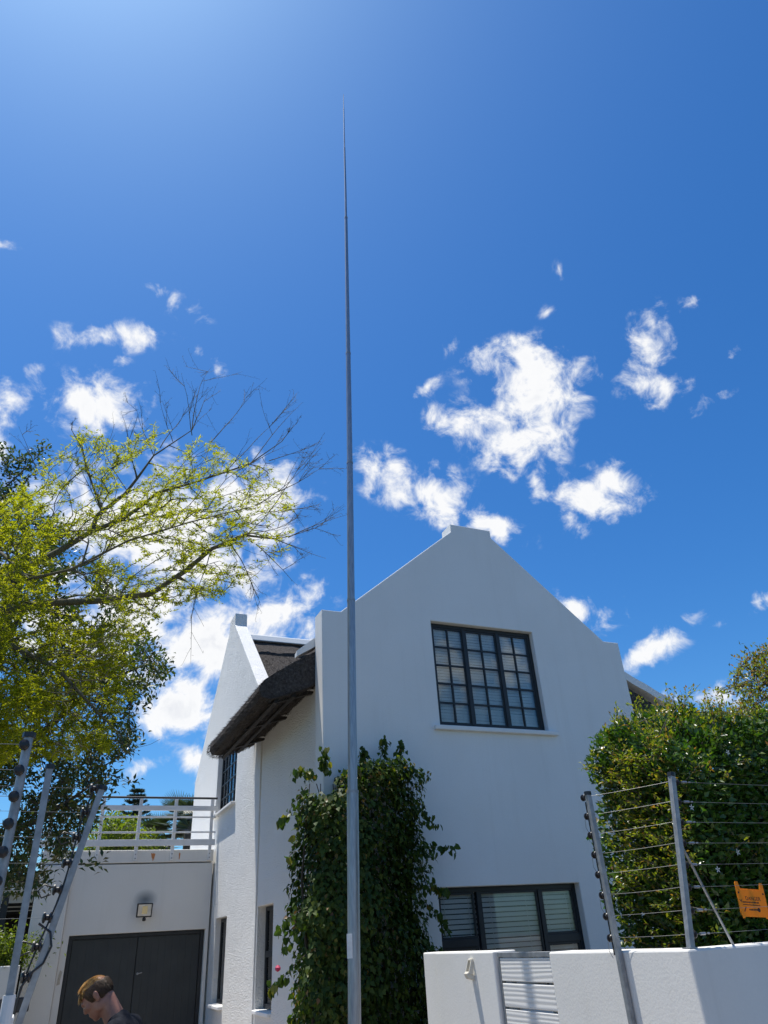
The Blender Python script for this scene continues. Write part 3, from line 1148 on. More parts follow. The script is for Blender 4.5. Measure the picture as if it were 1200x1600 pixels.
#@@MORE
# ------------------------------------------------------------------ electric fences
def insulator_mesh():
    b = MB().lathe([(.008, 0), (.022, .002), (.024, .008), (.012, .014), (.012, .024), (.024, .030), (.022, .037), (.010, .041)], (0, 0, 0), 10, 'x')
    b.box(-.012, .0, -.008, .008, -.008, .008)
    return b.mesh('insulator')


INS = insulator_mesh()
INS.materials.append(M['black'])


def insulator(parent, p_, rz=0, s=1.0):
    o = bpy.data.objects.new('insulator', INS)
    COL.objects.link(o)
    put_under(o, parent)
    o.location = p_
    o.rotation_euler = (0, 0, rz)
    o.scale = (s, s, s)
    return o


def tilted_post(parent, p0, p1, w=.017, mat='galv2', round_=False, cap=True):
    p0, p1 = Vector(p0), Vector(p1)
    b = MB()
    if round_:
        b.tube([p0, p1], w, 12)
    else:
        d = (p1 - p0).normalized()
        a = Vector((1, 0, 0)) - d * d.x
        a.normalize()
        c = d.cross(a)
        vs = []
        for q in (p0, p1):
            for (i, j) in ((-1, -1), (1, -1), (1, 1), (-1, 1)):
                vs.append(q + a * w * i + c * w * j)
        b.add(vs, [(0, 3, 2, 1), (4, 5, 6, 7), (0, 1, 5, 4), (1, 2, 6, 5), (2, 3, 7, 6), (3, 0, 4, 7)])
    po = b.build('post', M[mat], parent, smooth=False, bevel=.003)
    if cap:
        d = (p1 - p0).normalized()
        MB().tube([p1 - d * .012, p1 + d * .012], w * 1.45, 8).build('post_cap', M['black'], po)
    return po


def sag_wire(parent, a, b, sag=.006, r=.0010, n=8):
    a, b = Vector(a), Vector(b)
    pts = []
    for i in range(n + 1):
        t = i / n
        q = a.lerp(b, t)
        q.z -= sag * 4 * t * (1 - t)
        pts.append(q)
    return MB().tube(pts, r, 5).build('wire', M['wire'], parent)


fence = thing('electric_fence', 'eight-strand electric fence on the boundary wall in front of the hedge', 'fence', (3.5, 3.9, 1.55))
E0, E1 = Vector((3.395, 4.285, .75)), Vector((3.398, 4.30, 2.50))
C0, C1 = Vector((3.47, 3.735, 1.553)), Vector((3.645, 3.73, 2.52))
tilted_post(fence, E0, E1, .017)
tilted_post(fence, C0, C1, .0175)
MB().box(3.44, 3.50, 3.71, 3.77, 1.561, 1.568).build('base_plate', M['galv2'], fence)
X2 = Vector((7.6, 3.82, 0))
HZ = [1.63 + .121 * k for k in range(8)]
for k, z in enumerate(HZ):
    a = E0.lerp(E1, (z - E0.z) / (E1.z - E0.z))
    c = C0.lerp(C1, (z - C0.z) / (C1.z - C0.z))
    insulator(fence, a + Vector((-.005, .018, 0)), math.radians(100), .95)
    insulator(fence, c + Vector((.018, .01, 0)), math.radians(8), .95)
    sag_wire(fence, a + Vector((0, -.02, .002)), c + Vector((-.012, .018, .002)), .001 + .005 * random.random())
    far = Vector((X2.x, X2.y, z + .01))
    sag_wire(fence, c + Vector((.05, .012, 0)), far, .008)
    d = (far - c).normalized()
    o = c + Vector((.0, .012, 0))
    MB().tube([o + d * .095, o + d * .135], .0075, 8).build('tension_spring', M['galv'], fence)
    MB().tube([o + d * .155, o + d * .168], .005, 8).build('ferrule', M['galv'], fence)
    MB().tube([o + d * .03, o + d * .094], .003, 5).build('wire_link', M['black'], fence)
    if k % 2 == 0:     # jumper loop past the end post
        q = a + Vector((0, .04, 0))
        MB().tube([q + Vector((0, 0, .0)), q + Vector((-.01, .03, -.02)), q + Vector((-.01, .035, -.07)), q + Vector((0, .02, -.11))], .0018, 5).build('jumper_wire', M['wire'], fence)
MB().tube([C0.lerp(C1, .56) + Vector((.02, 0, 0)), (3.865, 3.80, 1.556)], .0075, 8).build('stay', M['galv2'], fence)
MB().box(3.845, 3.885, 3.785, 3.815, 1.551, 1.556).build('stay_foot', M['galv2'], fence)
MB().tube([E0.lerp(E1, f) + Vector((-.004, .035, 0)) for f in (.45, .6, .75, .9, .97)], .006, 6).build('lead_cable', M['black'], fence)

# warning sign on the wires
sg = thing('warning_sign', 'orange danger sign hanging on the electric fence wires', 'sign', (4.02, 3.79, 1.7))
SX, SZ, SW = 3.985, 1.688, .235
out = [(0, .012), (.0, .175), (.006, .185), (.026, .185), (.038, .150), (SW - .038, .150), (SW - .026, .185), (SW - .006, .185), (SW, .175), (SW - .002, .06), (SW - .012, 0), (SW - .03, 0), (SW - .035, .008), (.035, .006), (.025, -.002), (.012, -.002), (.003, .05)]
MB().prism([(SX + x, SZ + z * 1.08) for x, z in out], 'y', 3.786, 3.7885).build('panel', M['orange'], sg)
cu = bpy.data.curves.new('lettering', 'FONT')
cu.body = 'DANGER'
cu.size = .031
cu.align_x = 'CENTER'
cu.extrude = .0003
tmp = bpy.data.objects.new('lettering', cu)
COL.objects.link(tmp)
me = bpy.data.meshes.new_from_object(tmp.evaluated_get(bpy.context.evaluated_depsgraph_get()))
bpy.data.objects.remove(tmp)
for v_ in me.vertices:
    x, y, z = v_.co
    v_.co = (SX + SW * .53 + x * 1.0, 3.7855 - z, SZ + .098 + y)
me.materials.clear()
link('lettering', me, M['ink'], sg)
mk = MB()
r_ = random.Random(3)
for (x0, x1, z, hgt, gap) in ((.032, .165, .083, .0085, .007), (.032, .165, .070, .0055, .005), (.075, .135, .042, .011, .006)):
    x = x0
    while x < x1:
        w_ = r_.uniform(.004, .010)
        mk.box(SX + x, SX + x + w_, 3.7852, 3.7862, SZ + z, SZ + z + hgt * r_.uniform(.75, 1))
        x += w_ + gap * r_.uniform(.3, .6)
mk.lathe([(.012, -.0006), (.012, 0)], (SX + .155, 3.7859, SZ + .047), 14, 'y')
mk.prism([(SX + .030, SZ + .035), (SX + .050, SZ + .062), (SX + .056, SZ + .060), (SX + .038, SZ + .034)], 'y', 3.7852, 3.7862)
mk.prism([(SX + .010, SZ + .10), (SX + .022, SZ + .085), (SX + .034, SZ + .10), (SX + .028, SZ + .101), (SX + .022, SZ + .091), (SX + .016, SZ + .101)], 'y', 3.7852, 3.7862)
mk.build('small_print', M['ink'], sg, kind='stuff')
for x in (.016, SW - .016):
    MB().lathe([(.006, -.0015), (.006, 0)], (SX + x, 3.7858, SZ + .138), 10, 'y').build('eyelet', M['ink'], sg)

for ch in sg.children:
    for v_ in ch.data.vertices:
        x, z = v_.co.x - SX - SW / 2, v_.co.z - SZ - .09
        an = math.radians(-4.5)
        v_.co.x, v_.co.z = SX + SW / 2 + x * math.cos(an) - z * math.sin(an), SZ + .09 + x * math.sin(an) + z * math.cos(an)

# the wall and fence on the other side of the drive
lw = thing('street_wall', 'low white street wall ending at the driveway under leaning fence posts', 'wall', (-1.5, 4.3, 0))
MB().box(-6.0, -.035, 4.14, 4.36, -.02, 1.50).build('wall_panel', M['wallp'], lw, bevel=.012)
lf = thing('electric_fence', 'electric fence with black bobbin insulators and a leaning end post by the driveway', 'fence', (-.1, 4.2, 1.5))
A0, A1 = Vector((-.195, 4.09, 1.2)), Vector((-.195, 4.09, 2.69))
B0, B1 = Vector((-.068, 4.12, 1.1)), Vector((-.072, 4.12, 2.545))
D0, D1 = Vector((-.015, 4.40, 1.45)), Vector((.205, 4.40, 2.50))
tilted_post(lf, A0, A1, .022, 'galv2', True)
tilted_post(lf, B0, B1, .016)
MB().tube([(-.068, 4.12, 1.1), (-.068, 4.12, 1.58)], .026, 12).build('post_sleeve', M['whitepaint'], lf)
tilted_post(lf, D0, D1, .0165)
for k in range(8):
    z = 1.70 + .122 * k
    d = D0.lerp(D1, (z - D0.z - .06) / (D1.z - D0.z))
    a = A0.lerp(A1, (z + .05 - A0.z) / (A1.z - A0.z))
    insulator(lf, d + Vector((-.02, -.005, 0)), math.radians(180), 1.1)
    if k > 1:
        sag_wire(lf, d + Vector((-.05, 0, 0)), (-3.0, 4.40, z + .02), .01)
    ins_ = insulator(lf, a + Vector((-.012, -.02, .03)), math.radians(-90), 1.05)
    sag_wire(lf, a + Vector((-.02, -.045, .03)), (-3.2, 3.95, z + .1), .02, .0016)
    if k % 2 == 1 and k < 7:   # slack jumper loops between the posts
        q = d + Vector((-.06, 0, 0))
        MB().tube([q + Vector((.0, 0, .01)), q + Vector((-.045, -.01, .025)), q + Vector((-.07, -.02, -.005)), q + Vector((-.05, -.01, -.035)), q + Vector((-.01, 0, -.02))], .004, 6).build('cable_loop', M['black'], lf, smooth=True)
MB().tube([D0.lerp(D1, f) + Vector((-.032 - .012 * math.sin(f * 9), -.01, 0)) for f in np.linspace(.02, .98, 14)], .005, 6).build('lead_cable', M['black'], lf, smooth=True)
MB().tube([(.00, 4.38, 1.86), (.06, 4.38, 1.82), (.075, 4.38, 1.76), (.05, 4.38, 1.69), (.01, 4.38, 1.66), (-.03, 4.38, 1.60), (-.04, 4.38, 1.48)], .006, 6).build('lead_cable', M['black'], lf, smooth=True)
MB().box(-.12, .02, 4.385, 4.43, 1.501, 1.56).build('junction_box', M['black'], lf, bevel=.006)

# ------------------------------------------------------------------ foliage tools
def grow(limbs, attract, step=.12, wander=.25, seed=1, rtip=.0022, expo=.42, origin=None):
    """limbs: list of (points, radii). Every attraction point is reached by a twig from the nearest wood already there."""
    r = np.random.default_rng(seed)
    pos, par, fix, chains = [], [], [], []
    for (pts, rad) in limbs:
        pts = np.asarray(pts, float)
        ids = []
        for i in range(len(pts) - 1):
            m = max(1, int(np.linalg.norm(pts[i + 1] - pts[i]) / step))
            for j in range(m + (i == len(pts) - 2)):
                t = j / m
                pos.append(pts[i] + (pts[i + 1] - pts[i]) * t)
                fix.append(rad[i] + (rad[i + 1] - rad[i]) * t)
                par.append(ids[-1] if ids else -1)
                ids.append(len(pos) - 1)
        chains.append(ids)
    n_limb = len(chains)
    A = np.asarray(attract, float)
    arr = np.empty((400000, 3))
    n = len(pos)
    arr[:n] = pos
    par = list(par)
    d0 = np.min(np.linalg.norm(A[:, None, :] - arr[None, :n:2, :], axis=2), axis=1)
    tips = []
    for ai in np.argsort(d0):
        a = A[ai]
        dd = arr[:n] - a
        ds_ = np.sqrt((dd * dd).sum(1)) + 1e-6
        if origin is not None:      # twigs run outwards, away from the trunk
            o_ = a - origin
            o_ = o_ / np.linalg.norm(o_)
            ds_ = ds_ * (1 + 1.3 * (1 + (dd @ o_) / ds_))
        j = int(np.argmin(ds_))
        p_ = arr[j]
        L = np.linalg.norm(a - p_)
        m = max(2, int(L / step))
        pd = p_ - arr[par[j]] if par[j] >= 0 else a - p_
        nn = np.linalg.norm(pd)
        pd = pd / nn if nn > 1e-6 else (a - p_) / max(L, 1e-6)
        bend = pd * L * .22 + r.normal(0, 1, 3) * L * wander * .4
        ids = [j]
        for i in range(1, m + 1):
            t = i / m
            q = p_ + (a - p_) * t + bend * (t * (1 - t) * 1.6) + r.normal(0, 1, 3) * step * wander * .35 * (t < 1)
            arr[n] = q
            par.append(ids[-1])
            fix.append(None)
            ids.append(n)
            n += 1
        chains.append(ids)
        tips.append(n - 1)
    cnt = np.zeros(n)
    for t in tips:
        cnt[t] += 1
    for i in range(n - 1, -1, -1):
        if par[i] >= 0:
            cnt[par[i]] += cnt[i]
    rad = np.array([rtip * max(cnt[i], 1) ** expo if fix[i] is None else fix[i] for i in range(n)])
    for i in range(n):
        if fix[i] is None and par[i] >= 0:
            rad[i] = min(rad[i], rad[par[i]] * .95)
    return arr[:n].copy(), np.array(par), rad, chains, n_limb


def wood_mesh(P, rad, chains, n_limb, nside=4):
    b = MB()
    for k, ids in enumerate(chains):
        if len(ids) < 2:
            continue
        b.tube([P[i] for i in ids], [max(rad[i], .0012) for i in ids], 9 if k < n_limb else (5 if rad[ids[0]] > .01 else 3), caps=k < n_limb)
    me = bpy.data.meshes.new('wood')
    me.from_pydata(b.v, [], b.f)
    me.update()
    me.polygons.foreach_set('use_smooth', [True] * len(me.polygons))
    return me


def inside(poly, x, y):
    c = False
    for (x0, y0), (x1, y1) in zip(poly, poly[1:] + poly[:1]):
        if (y0 > y) != (y1 > y) and x < (x1 - x0) * (y - y0) / (y1 - y0) + x0:
            c = not c
    return c


def in_crown(poly, n, dist, seed, holes=()):
    """places spread through a crown: its outline as seen from the drive, filled over a depth"""
    r = random.Random(seed)
    xs, ys_ = [q[0] for q in poly], [q[1] for q in poly]
    outp = []
    while len(outp) < n:
        x, y = r.uniform(min(xs), max(xs)), r.uniform(min(ys_), max(ys_))
        if inside(poly, x, y):
            if nz(x * .013, y * .013, seed, 1.0) < -.22:
                continue
            outp.append(at(x, y, r.uniform(*dist)))
    return np.array(outp)


def bark(name, a, b):
    return mat_noise(name, a, b, 18, .9, bscale=60, bstr=.5, bdist=.006)


# ------------------------------------------------------------------ thorn tree
M['thornleaf'] = leaf_mat('thorn tree leaflet', [(.13, .165, .012), (.20, .23, .016), (.27, .28, .02), (.17, .21, .016)], .6, .6, (2.0, 1.9, .6), .2)
M['thornbark'] = bark('thorn tree bark', (.075, .068, .042), (.15, .135, .085))
tree = thing('thorn_tree', 'feathery yellow-green thorn tree with bare outer twigs reaching over the drive', 'tree', (-2.6, 7.4, 0))
T0, T1, T2 = (-2.6, 7.4, 0), (-2.45, 7.35, 1.6), (-2.1, 7.3, 3.0)
L1 = [at(-260, 1010, 7.5), at(-60, 965, 7.4), at(75, 942, 7.3), at(150, 939, 7.2), at(235, 928, 7.15), at(290, 892, 7.1), at(330, 858, 7.05), at(380, 836, 7.0), at(430, 842, 6.95)]
L2 = [at(-260, 1010, 7.5), at(-40, 930, 7.9), at(90, 862, 7.9), at(143, 830, 7.9), at(152, 805, 7.9), at(195, 772, 7.85), at(214, 748, 7.8), at(240, 712, 7.75), at(300, 672, 7.6)]
L3 = [at(143, 830, 7.9), at(190, 812, 7.7), at(222, 790, 7.6), at(245, 770, 7.5), at(300, 755, 7.4), at(390, 725, 7.3), at(440, 690, 7.2)]
L4 = [at(-40, 930, 7.9), at(0, 862, 7.4), at(45, 905, 7.0), at(110, 890, 6.8), at(200, 845, 6.7), at(300, 815, 6.6), at(400, 790, 6.5)]
L5 = [at(160, 800, 7.9), at(140, 745, 8.0), at(128, 700, 8.0), at(112, 672, 8.1)]
L6 = [at(-60, 965, 7.4), at(20, 1010, 7.0), at(90, 1045, 6.9), at(150, 1110, 6.8), at(190, 1150, 6.8)]
limbs = [([T0, T1, T2, L1[0]], [.16, .13, .11, .095]),
         (L1, [.08, .06, .036, .033, .030, .026, .022, .015, .009]),
         (L2, [.07, .05, .036, .030, .026, .020, .016, .010, .005]),
         (L3, [.027, .024, .021, .018, .013, .008, .004]),
         (L4, [.028, .020, .016, .013, .010, .007, .004]),
         (L5, [.018, .012, .008, .004]),
         (L6, [.03, .024, .018, .01, .005])]
leafy = [(-160, 830), (0, 790), (50, 735), (105, 700), (130, 670), (200, 690), (240, 660), (330, 690), (420, 715), (470, 790), (455, 850), (400, 905), (330, 950), (250, 975), (200, 1010), (190, 1090), (170, 1175), (60, 1190), (-160, 1190)]
bare = [(105, 640), (175, 595), (290, 605), (360, 610), (440, 660), (505, 745), (530, 830), (500, 880), (430, 905), (440, 800), (380, 700), (300, 680), (160, 690)]
low = [(-160, 1000), (20, 970), (200, 990), (215, 1080), (175, 1170), (120, 1195), (-160, 1195)]
att = np.concatenate([in_crown(leafy, 3000, (6.2, 8.4), 3), in_crown(low, 650, (6.3, 7.8), 4), np.array([at(215, 1168, 6.8), at(250, 1155, 6.8), at(180, 1165, 6.8)])])
P, par, rad, chains, nl = grow(limbs, att, .10, .14, 2, .0017, .42, np.array(at(-330, 1060, 7.5)))
# long straight leafless shoots fanning out of the outer crown
rt = random.Random(14)
tw = MB()
knots = []


def shoot(p_, d_, L, r0, depth):
    p_, d_ = np.array(p_, float), np.array(d_, float)
    d_ /= np.linalg.norm(d_)
    pts = [p_]
    m = max(3, int(L / .07))
    for i in range(m):
        d_ = d_ + np.array([rt.gauss(0, .045), rt.gauss(0, .045), rt.gauss(.004, .045)])
        d_ /= np.linalg.norm(d_)
        pts.append(pts[-1] + d_ * L / m)
        knots.append(pts[-1])
    tw.tube(pts, list(np.linspace(r0, .0012, len(pts))), 4, caps=False)
    if depth:
        for _ in range(rt.choice((2, 3, 4))):
            i = rt.randrange(1, len(pts) - 1)
            v_ = np.array([rt.gauss(0, 1), rt.gauss(0, 1), rt.gauss(.15, 1)])
            shoot(pts[i], d_ * 1.1 + v_ * .55, L * rt.uniform(.3, .6), r0 * .55, depth - 1)


starts = [(112, 672, 8.1, 115, 655), (240, 712, 7.75, 200, 610), (300, 672, 7.6, 318, 560), (300, 672, 7.6, 345, 600), (300, 680, 7.6, 280, 590), (330, 690, 7.5, 400, 620), (390, 725, 7.3, 470, 640), (440, 690, 7.2, 470, 650), (420, 720, 7.2, 510, 690),
          (400, 790, 6.5, 500, 740), (430, 770, 6.8, 530, 720), (430, 842, 6.95, 540, 830), (430, 842, 6.95, 520, 880), (380, 836, 7.0, 470, 810), (400, 850, 7.0, 480, 930), (360, 850, 7.0, 420, 940), (214, 748, 7.8, 180, 640), (270, 690, 7.7, 245, 600), (160, 800, 7.9, 95, 700), (350, 740, 7.3, 440, 640), (370, 735, 7.3, 460, 690), (440, 800, 6.8, 520, 780), (330, 860, 7.05, 300, 980), (250, 700, 7.7, 300, 610), (420, 800, 6.7, 500, 700), (450, 840, 6.9, 545, 800), (200, 770, 7.8, 130, 660), (60, 740, 7.6, 30, 650)]
for (x, y, dd_, x2, y2) in starts:
    p_ = at(x, y, dd_)
    q_ = at(x2, y2, dd_ + rt.uniform(-.25, .25))
    shoot(p_, q_ - p_, np.linalg.norm(q_ - p_) * rt.uniform(.75, 1.0), .0065, 2)
tw.build('bare_twigs', M['thornbark'], tree)['kind'] = 'stuff'
me = wood_mesh(P, rad, chains, nl)
link('trunk', me, M['thornbark'], tree)
lp = []
for ids in chains[nl:]:
    for i in ids[1:]:
        if rad[i] < .012:
            lp.append(i)
lp = np.array(lp)
Q = P[lp]
# leafless towards the outer ends over the roof and high up
cdir = Q - np.array([0, 0, CAM_H])
c3 = cdir @ RW
ix, iy = 600 + FPX * c3[:, 0] / -c3[:, 2], 800 - FPX * c3[:, 1] / -c3[:, 2]
keep = np.array([inside(leafy, x, y) or inside(low, x, y) for x, y in zip(ix, iy)])
thin = np.clip((ix - 250) / 260, 0, .78) + np.clip((760 - iy) / 220, 0, .5)
keep &= rng.random(len(Q)) > thin
sd = np.array(sun_dir)
hd_ = at(152, 1550, 5.9)
rel = Q - hd_
gap = np.linalg.norm(rel - (rel @ sd)[:, None] * sd, axis=1)
keep &= gap > .34                # leaves cleared along the sun's line so it lights the person's head
Q = Q[keep]
reps = 15
n = len(Q) * reps
ql = lp[keep]
td = P[ql] - P[par[ql]]
td /= np.maximum(np.linalg.norm(td, axis=1, keepdims=True), 1e-6)
PP = np.repeat(Q, reps, 0) + np.repeat(td, reps, 0) * rng.uniform(-.05, .05, (n, 1)) + rng.normal(0, .008, (n, 3))
DD = unit(n) + np.repeat(td, reps, 0) * .7
DD[:, 2] = DD[:, 2] * .6 + .1
NN = unit(n) + np.array([0, 0, .8])
me = leaves_mesh('crown', PP, DD, NN, rng.uniform(.028, .060, n), rng.uniform(.008, .014, n), .1, .1)
o = link('crown', me, M['thornleaf'], tree)
o['kind'] = 'stuff'
# thorns and leafless knots on the bare twigs
TT = np.array(knots)
n = len(TT)
me = leaves_mesh('thorns', TT, unit(n), unit(n), .035, .004, 0, 0)
link('thorns', me, M['thornbark'], tree)['kind'] = 'stuff'


# ------------------------------------------------------------------ broadleaf trees
def broad_tree(name, label, base, limbs, att, leafm, barkm, leaf_len, leaf_w, per, seed, group=None, spread=.05, rtip=.003, reach=6):
    t = thing(name, label, 'tree', base, group)
    P, par, rad, chains, nl = grow(limbs, att, .13, .3, seed, rtip, .42)
    link('trunk', wood_mesh(P, rad, chains, nl), barkm, t)
    ids = np.array([i for c in chains[nl:] for i in c[max(1, len(c) - reach):]])
    dirs = P[ids] - P[par[ids]]
    dirs /= np.maximum(np.linalg.norm(dirs, axis=1, keepdims=True), 1e-6)
    r = np.random.default_rng(seed)
    n = len(ids) * per
    PP = np.repeat(P[ids], per, 0) + r.normal(0, spread, (n, 3))
    DD = np.repeat(dirs, per, 0) + r.normal(0, .75, (n, 3)) + np.array([0, 0, .15])
    NN = r.normal(0, .6, (n, 3)) + np.array([0, 0, 1.0])
    me = leaves_mesh('crown', PP, DD, NN, r.uniform(.7, 1.25, n) * leaf_len, r.uniform(.75, 1.2, n) * leaf_w, .2, .15)
    o = link('crown', me, leafm, t)
    o['kind'] = 'stuff'
    return t


M['everleaf'] = leaf_mat('evergreen leaf', [(.018, .036, .010), (.030, .058, .012), (.045, .078, .016), (.085, .105, .022), (.12, .095, .035)], .28, .38, (1.6, 1.8, .6))
M['greybark'] = bark('grey bark', (.05, .045, .04), (.11, .10, .085))
ev_poly = [(-220, 760), (0, 760), (70, 800), (130, 850), (180, 930), (235, 990), (262, 1040), (245, 1090), (205, 1110), (215, 1160), (180, 1190), (175, 1230), (150, 1260), (145, 1290), (110, 1310), (105, 1360), (70, 1385), (20, 1390), (-220, 1400)]
evT = [(-1.75, 10.4, 0), (-1.7, 10.4, 1.6), (-1.4, 10.4, 3.4), (-1.1, 10.4, 5.2), (-1.0, 10.4, 7.0), tuple(at(10, 760, 10.4)), tuple(at(60, 712, 10.3))]
ev_l = [(evT, [.15, .13, .11, .09, .05, .014, .005]),
        ([evT[2], at(60, 1150, 10.3), at(150, 1070, 10.2), at(225, 1040, 10.0)], [.06, .045, .028, .01]),
        ([evT[1], at(20, 1300, 10.0), at(80, 1270, 9.8), at(160, 1215, 9.7)], [.055, .035, .022, .01]),
        ([evT[3], at(40, 950, 10.4), at(120, 930, 10.3)], [.05, .03, .01])]
sprigs = np.array([at(x, y, d) for (x, y, d) in ((60, 705, 10.3), (75, 702, 10.3), (40, 720, 10.3), (15, 700, 10.4), (55, 735, 10.3), (250, 1060, 10), (262, 1048, 10), (238, 1090, 10), (205, 1222, 9.7), (190, 1215, 9.7), (175, 1218, 9.7), (155, 1345, 9.4), (140, 1350, 9.4), (110, 1340, 9.5), (20, 740, 10.4), (30, 760, 10.4))])
spr2 = [(-40, 690), (15, 695), (45, 700), (80, 696), (72, 720), (50, 745), (40, 780), (-40, 800)]
att = np.concatenate([in_crown(ev_poly, 3000, (9.2, 11.6), 21), in_crown(spr2, 60, (10.1, 10.5), 23), sprigs])
broad_tree('evergreen_tree', 'dense dark green broadleaf tree behind the thorn tree', evT[0], ev_l, att, M['everleaf'], M['greybark'], .085, .036, 6, 22, spread=.06)

# far trees beyond the terrace
M['limeleaf'] = leaf_mat('lime green leaf', [(.06, .10, .012), (.10, .15, .015), (.15, .19, .02)], .45, .5, (2.0, 1.9, .6))
fb_poly = [(120, 1345), (130, 1300), (155, 1285), (180, 1272), (205, 1282), (225, 1290), (245, 1312), (262, 1325), (285, 1345)]
fb = (2.3, 27.5, 0)
broad_tree('leafy_tree', 'bright lime green bushy tree seen through the balcony railing', fb, [([fb, (2.3, 27.5, 2.5), (2.4, 27.5, 4.2)], [.16, .12, .05])],
           in_crown(fb_poly, 420, (26.5, 29.5), 31), M['limeleaf'], M['greybark'], .16, .07, 7, 32, spread=.14, rtip=.006)

M['pinegreen'] = leaf_mat('dusty conifer needles', [(.02, .04, .022), (.035, .06, .035), (.05, .075, .05)], .15, .6, (1.2, 1.3, .8))
con = thing('conifer', 'tall tiered conifer standing beyond the terrace', 'tree', tuple(np.r_[at(207, 1300, 38)[:2], 0]))
cx, cy = at(207, 1300, 38)[:2]
ctop = at(205, 1232, 38)[2]
MB().tube([(cx, cy, 0), (cx, cy, ctop * .6), (cx + .05, cy, ctop)], [.18, .12, .02], 8).build('trunk', M['greybark'], con, smooth=True)
PP, DD = [], []
r_ = random.Random(9)
for tier in range(16):
    z = ctop - .12 - tier * .26
    L = .25 + tier * .10
    for k in range(9):
        th = 2 * math.pi * (k + r_.random() * .6) / 9
        for j in range(22):
            t = (j + 1) / 22
            q = np.array([cx + math.cos(th) * L * t, cy + math.sin(th) * L * t, z + .35 * L * t * t - .1 * t])
            for _ in range(5):
                PP.append(q + np.array([r_.gauss(0, .02) for _ in range(3)]))
                DD.append(np.array([math.cos(th) + r_.gauss(0, .6), math.sin(th) + r_.gauss(0, .6), .5 + r_.gauss(0, .3)]))
me = leaves_mesh('crown', PP, DD, unit(len(PP)), .16, .03, .1, 0)
link('crown', me, M['pinegreen'], con)['kind'] = 'stuff'

M['palmleaf'] = leaf_mat('palm frond', [(.018, .035, .016), (.035, .055, .025), (.06, .08, .04)], .2, .45, (1.3, 1.4, .6))


def palm(label, px, py, dist, size, seed):
    c = at(px, py, dist)
    t = thing('palm_tree', label, 'palm', (c[0], c[1], 0), 'palms beyond the terrace')
    MB().tube([(c[0], c[1], 0), (c[0], c[1], c[2])], [.2, .16], 9).build('trunk', M['greybark'], t, smooth=True)
    r = np.random.default_rng(seed)
    PP, DD, NN = [], [], []
    for k in range(26):
        th = r.uniform(0, 2 * math.pi)
        up = r.uniform(-.3, 1.1)
        d = np.array([math.cos(th), math.sin(th), up])
        d /= np.linalg.norm(d)
        side = np.cross(d, (0, 0, 1.0))
        side /= np.linalg.norm(side) + 1e-9
        hub = c + d * size * .45
        for j in range(24):            # a fan of narrow blades at the end of each stalk
            a = (j / 23 - .5) * 2.6
            dd = d * math.cos(a) + side * math.sin(a)
            PP.append(hub)
            DD.append(dd + np.array([0, 0, -.15]))
            NN.append(np.cross(d, side) + r.normal(0, .1, 3))
        PP.append(c)
        DD.append(d)
        NN.append(side)
    L = np.where(np.arange(len(PP)) % 25 == 24, size * .5, size * .5)
    me = leaves_mesh('fronds', PP, DD, NN, L, size * .035, .15, .12)
    link('fronds', me, M['palmleaf'], t)['kind'] = 'stuff'


palm('fan palm with low spreading blades behind the terrace', 262, 1318, 30, 1.5, 41)
palm('taller fan palm half hidden by the white wing gable', 296, 1292, 27, 1.6, 42)

# ------------------------------------------------------------------ hedge behind the boundary wall
M['hedgeleaf'] = leaf_mat('glossy hedge leaf', [(.026, .060, .013), (.044, .098, .017), (.068, .13, .02), (.07, .125, .02), (.09, .13, .022)], .27, .30, (1.4, 1.9, .5))
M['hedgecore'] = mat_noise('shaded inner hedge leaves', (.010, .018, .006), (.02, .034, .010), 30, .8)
hedge = thing('hedge', 'tall glossy green hedge behind the boundary wall and electric fence', 'hedge', (5.5, 4.6, 0))


def hedge_h(x, y):
    return 2.83 + .35 * (y - 4.0) + .22 * nz(x, y, 3.3, 1.3) + .14 * nz(x, y, 1.3, 3.1) + (.10 if x > 4.4 else -.05) + .05 * math.sin(x * 5)


def hedge_x0(y, z):
    return 4.06 + .12 * nz(1.7, y, z, 1.5) + .06 * nz(5.7, y, z, 4)


def hedge_y0(x, z):
    return 4.03 + .10 * nz(x, 8.1, z, 1.4) + .05 * nz(x, 2.1, z, 4)


def hedge_y1(x, z):
    return 5.05 + .15 * nz(x, 4.4, z, 1.6)


# dense inner mass
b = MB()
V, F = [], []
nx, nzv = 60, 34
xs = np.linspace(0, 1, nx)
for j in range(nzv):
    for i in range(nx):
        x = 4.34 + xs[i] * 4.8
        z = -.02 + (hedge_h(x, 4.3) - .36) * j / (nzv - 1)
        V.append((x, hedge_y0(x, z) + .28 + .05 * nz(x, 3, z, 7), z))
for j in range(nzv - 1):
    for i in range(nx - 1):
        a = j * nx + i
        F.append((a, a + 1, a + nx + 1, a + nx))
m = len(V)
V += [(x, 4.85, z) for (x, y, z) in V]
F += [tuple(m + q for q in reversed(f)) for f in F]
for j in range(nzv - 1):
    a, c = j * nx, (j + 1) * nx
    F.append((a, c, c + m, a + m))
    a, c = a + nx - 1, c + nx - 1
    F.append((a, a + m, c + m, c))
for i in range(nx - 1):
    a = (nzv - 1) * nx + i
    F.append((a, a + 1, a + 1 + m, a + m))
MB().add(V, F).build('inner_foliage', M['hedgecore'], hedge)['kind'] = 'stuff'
PP, DD = [], []
r_ = random.Random(17)
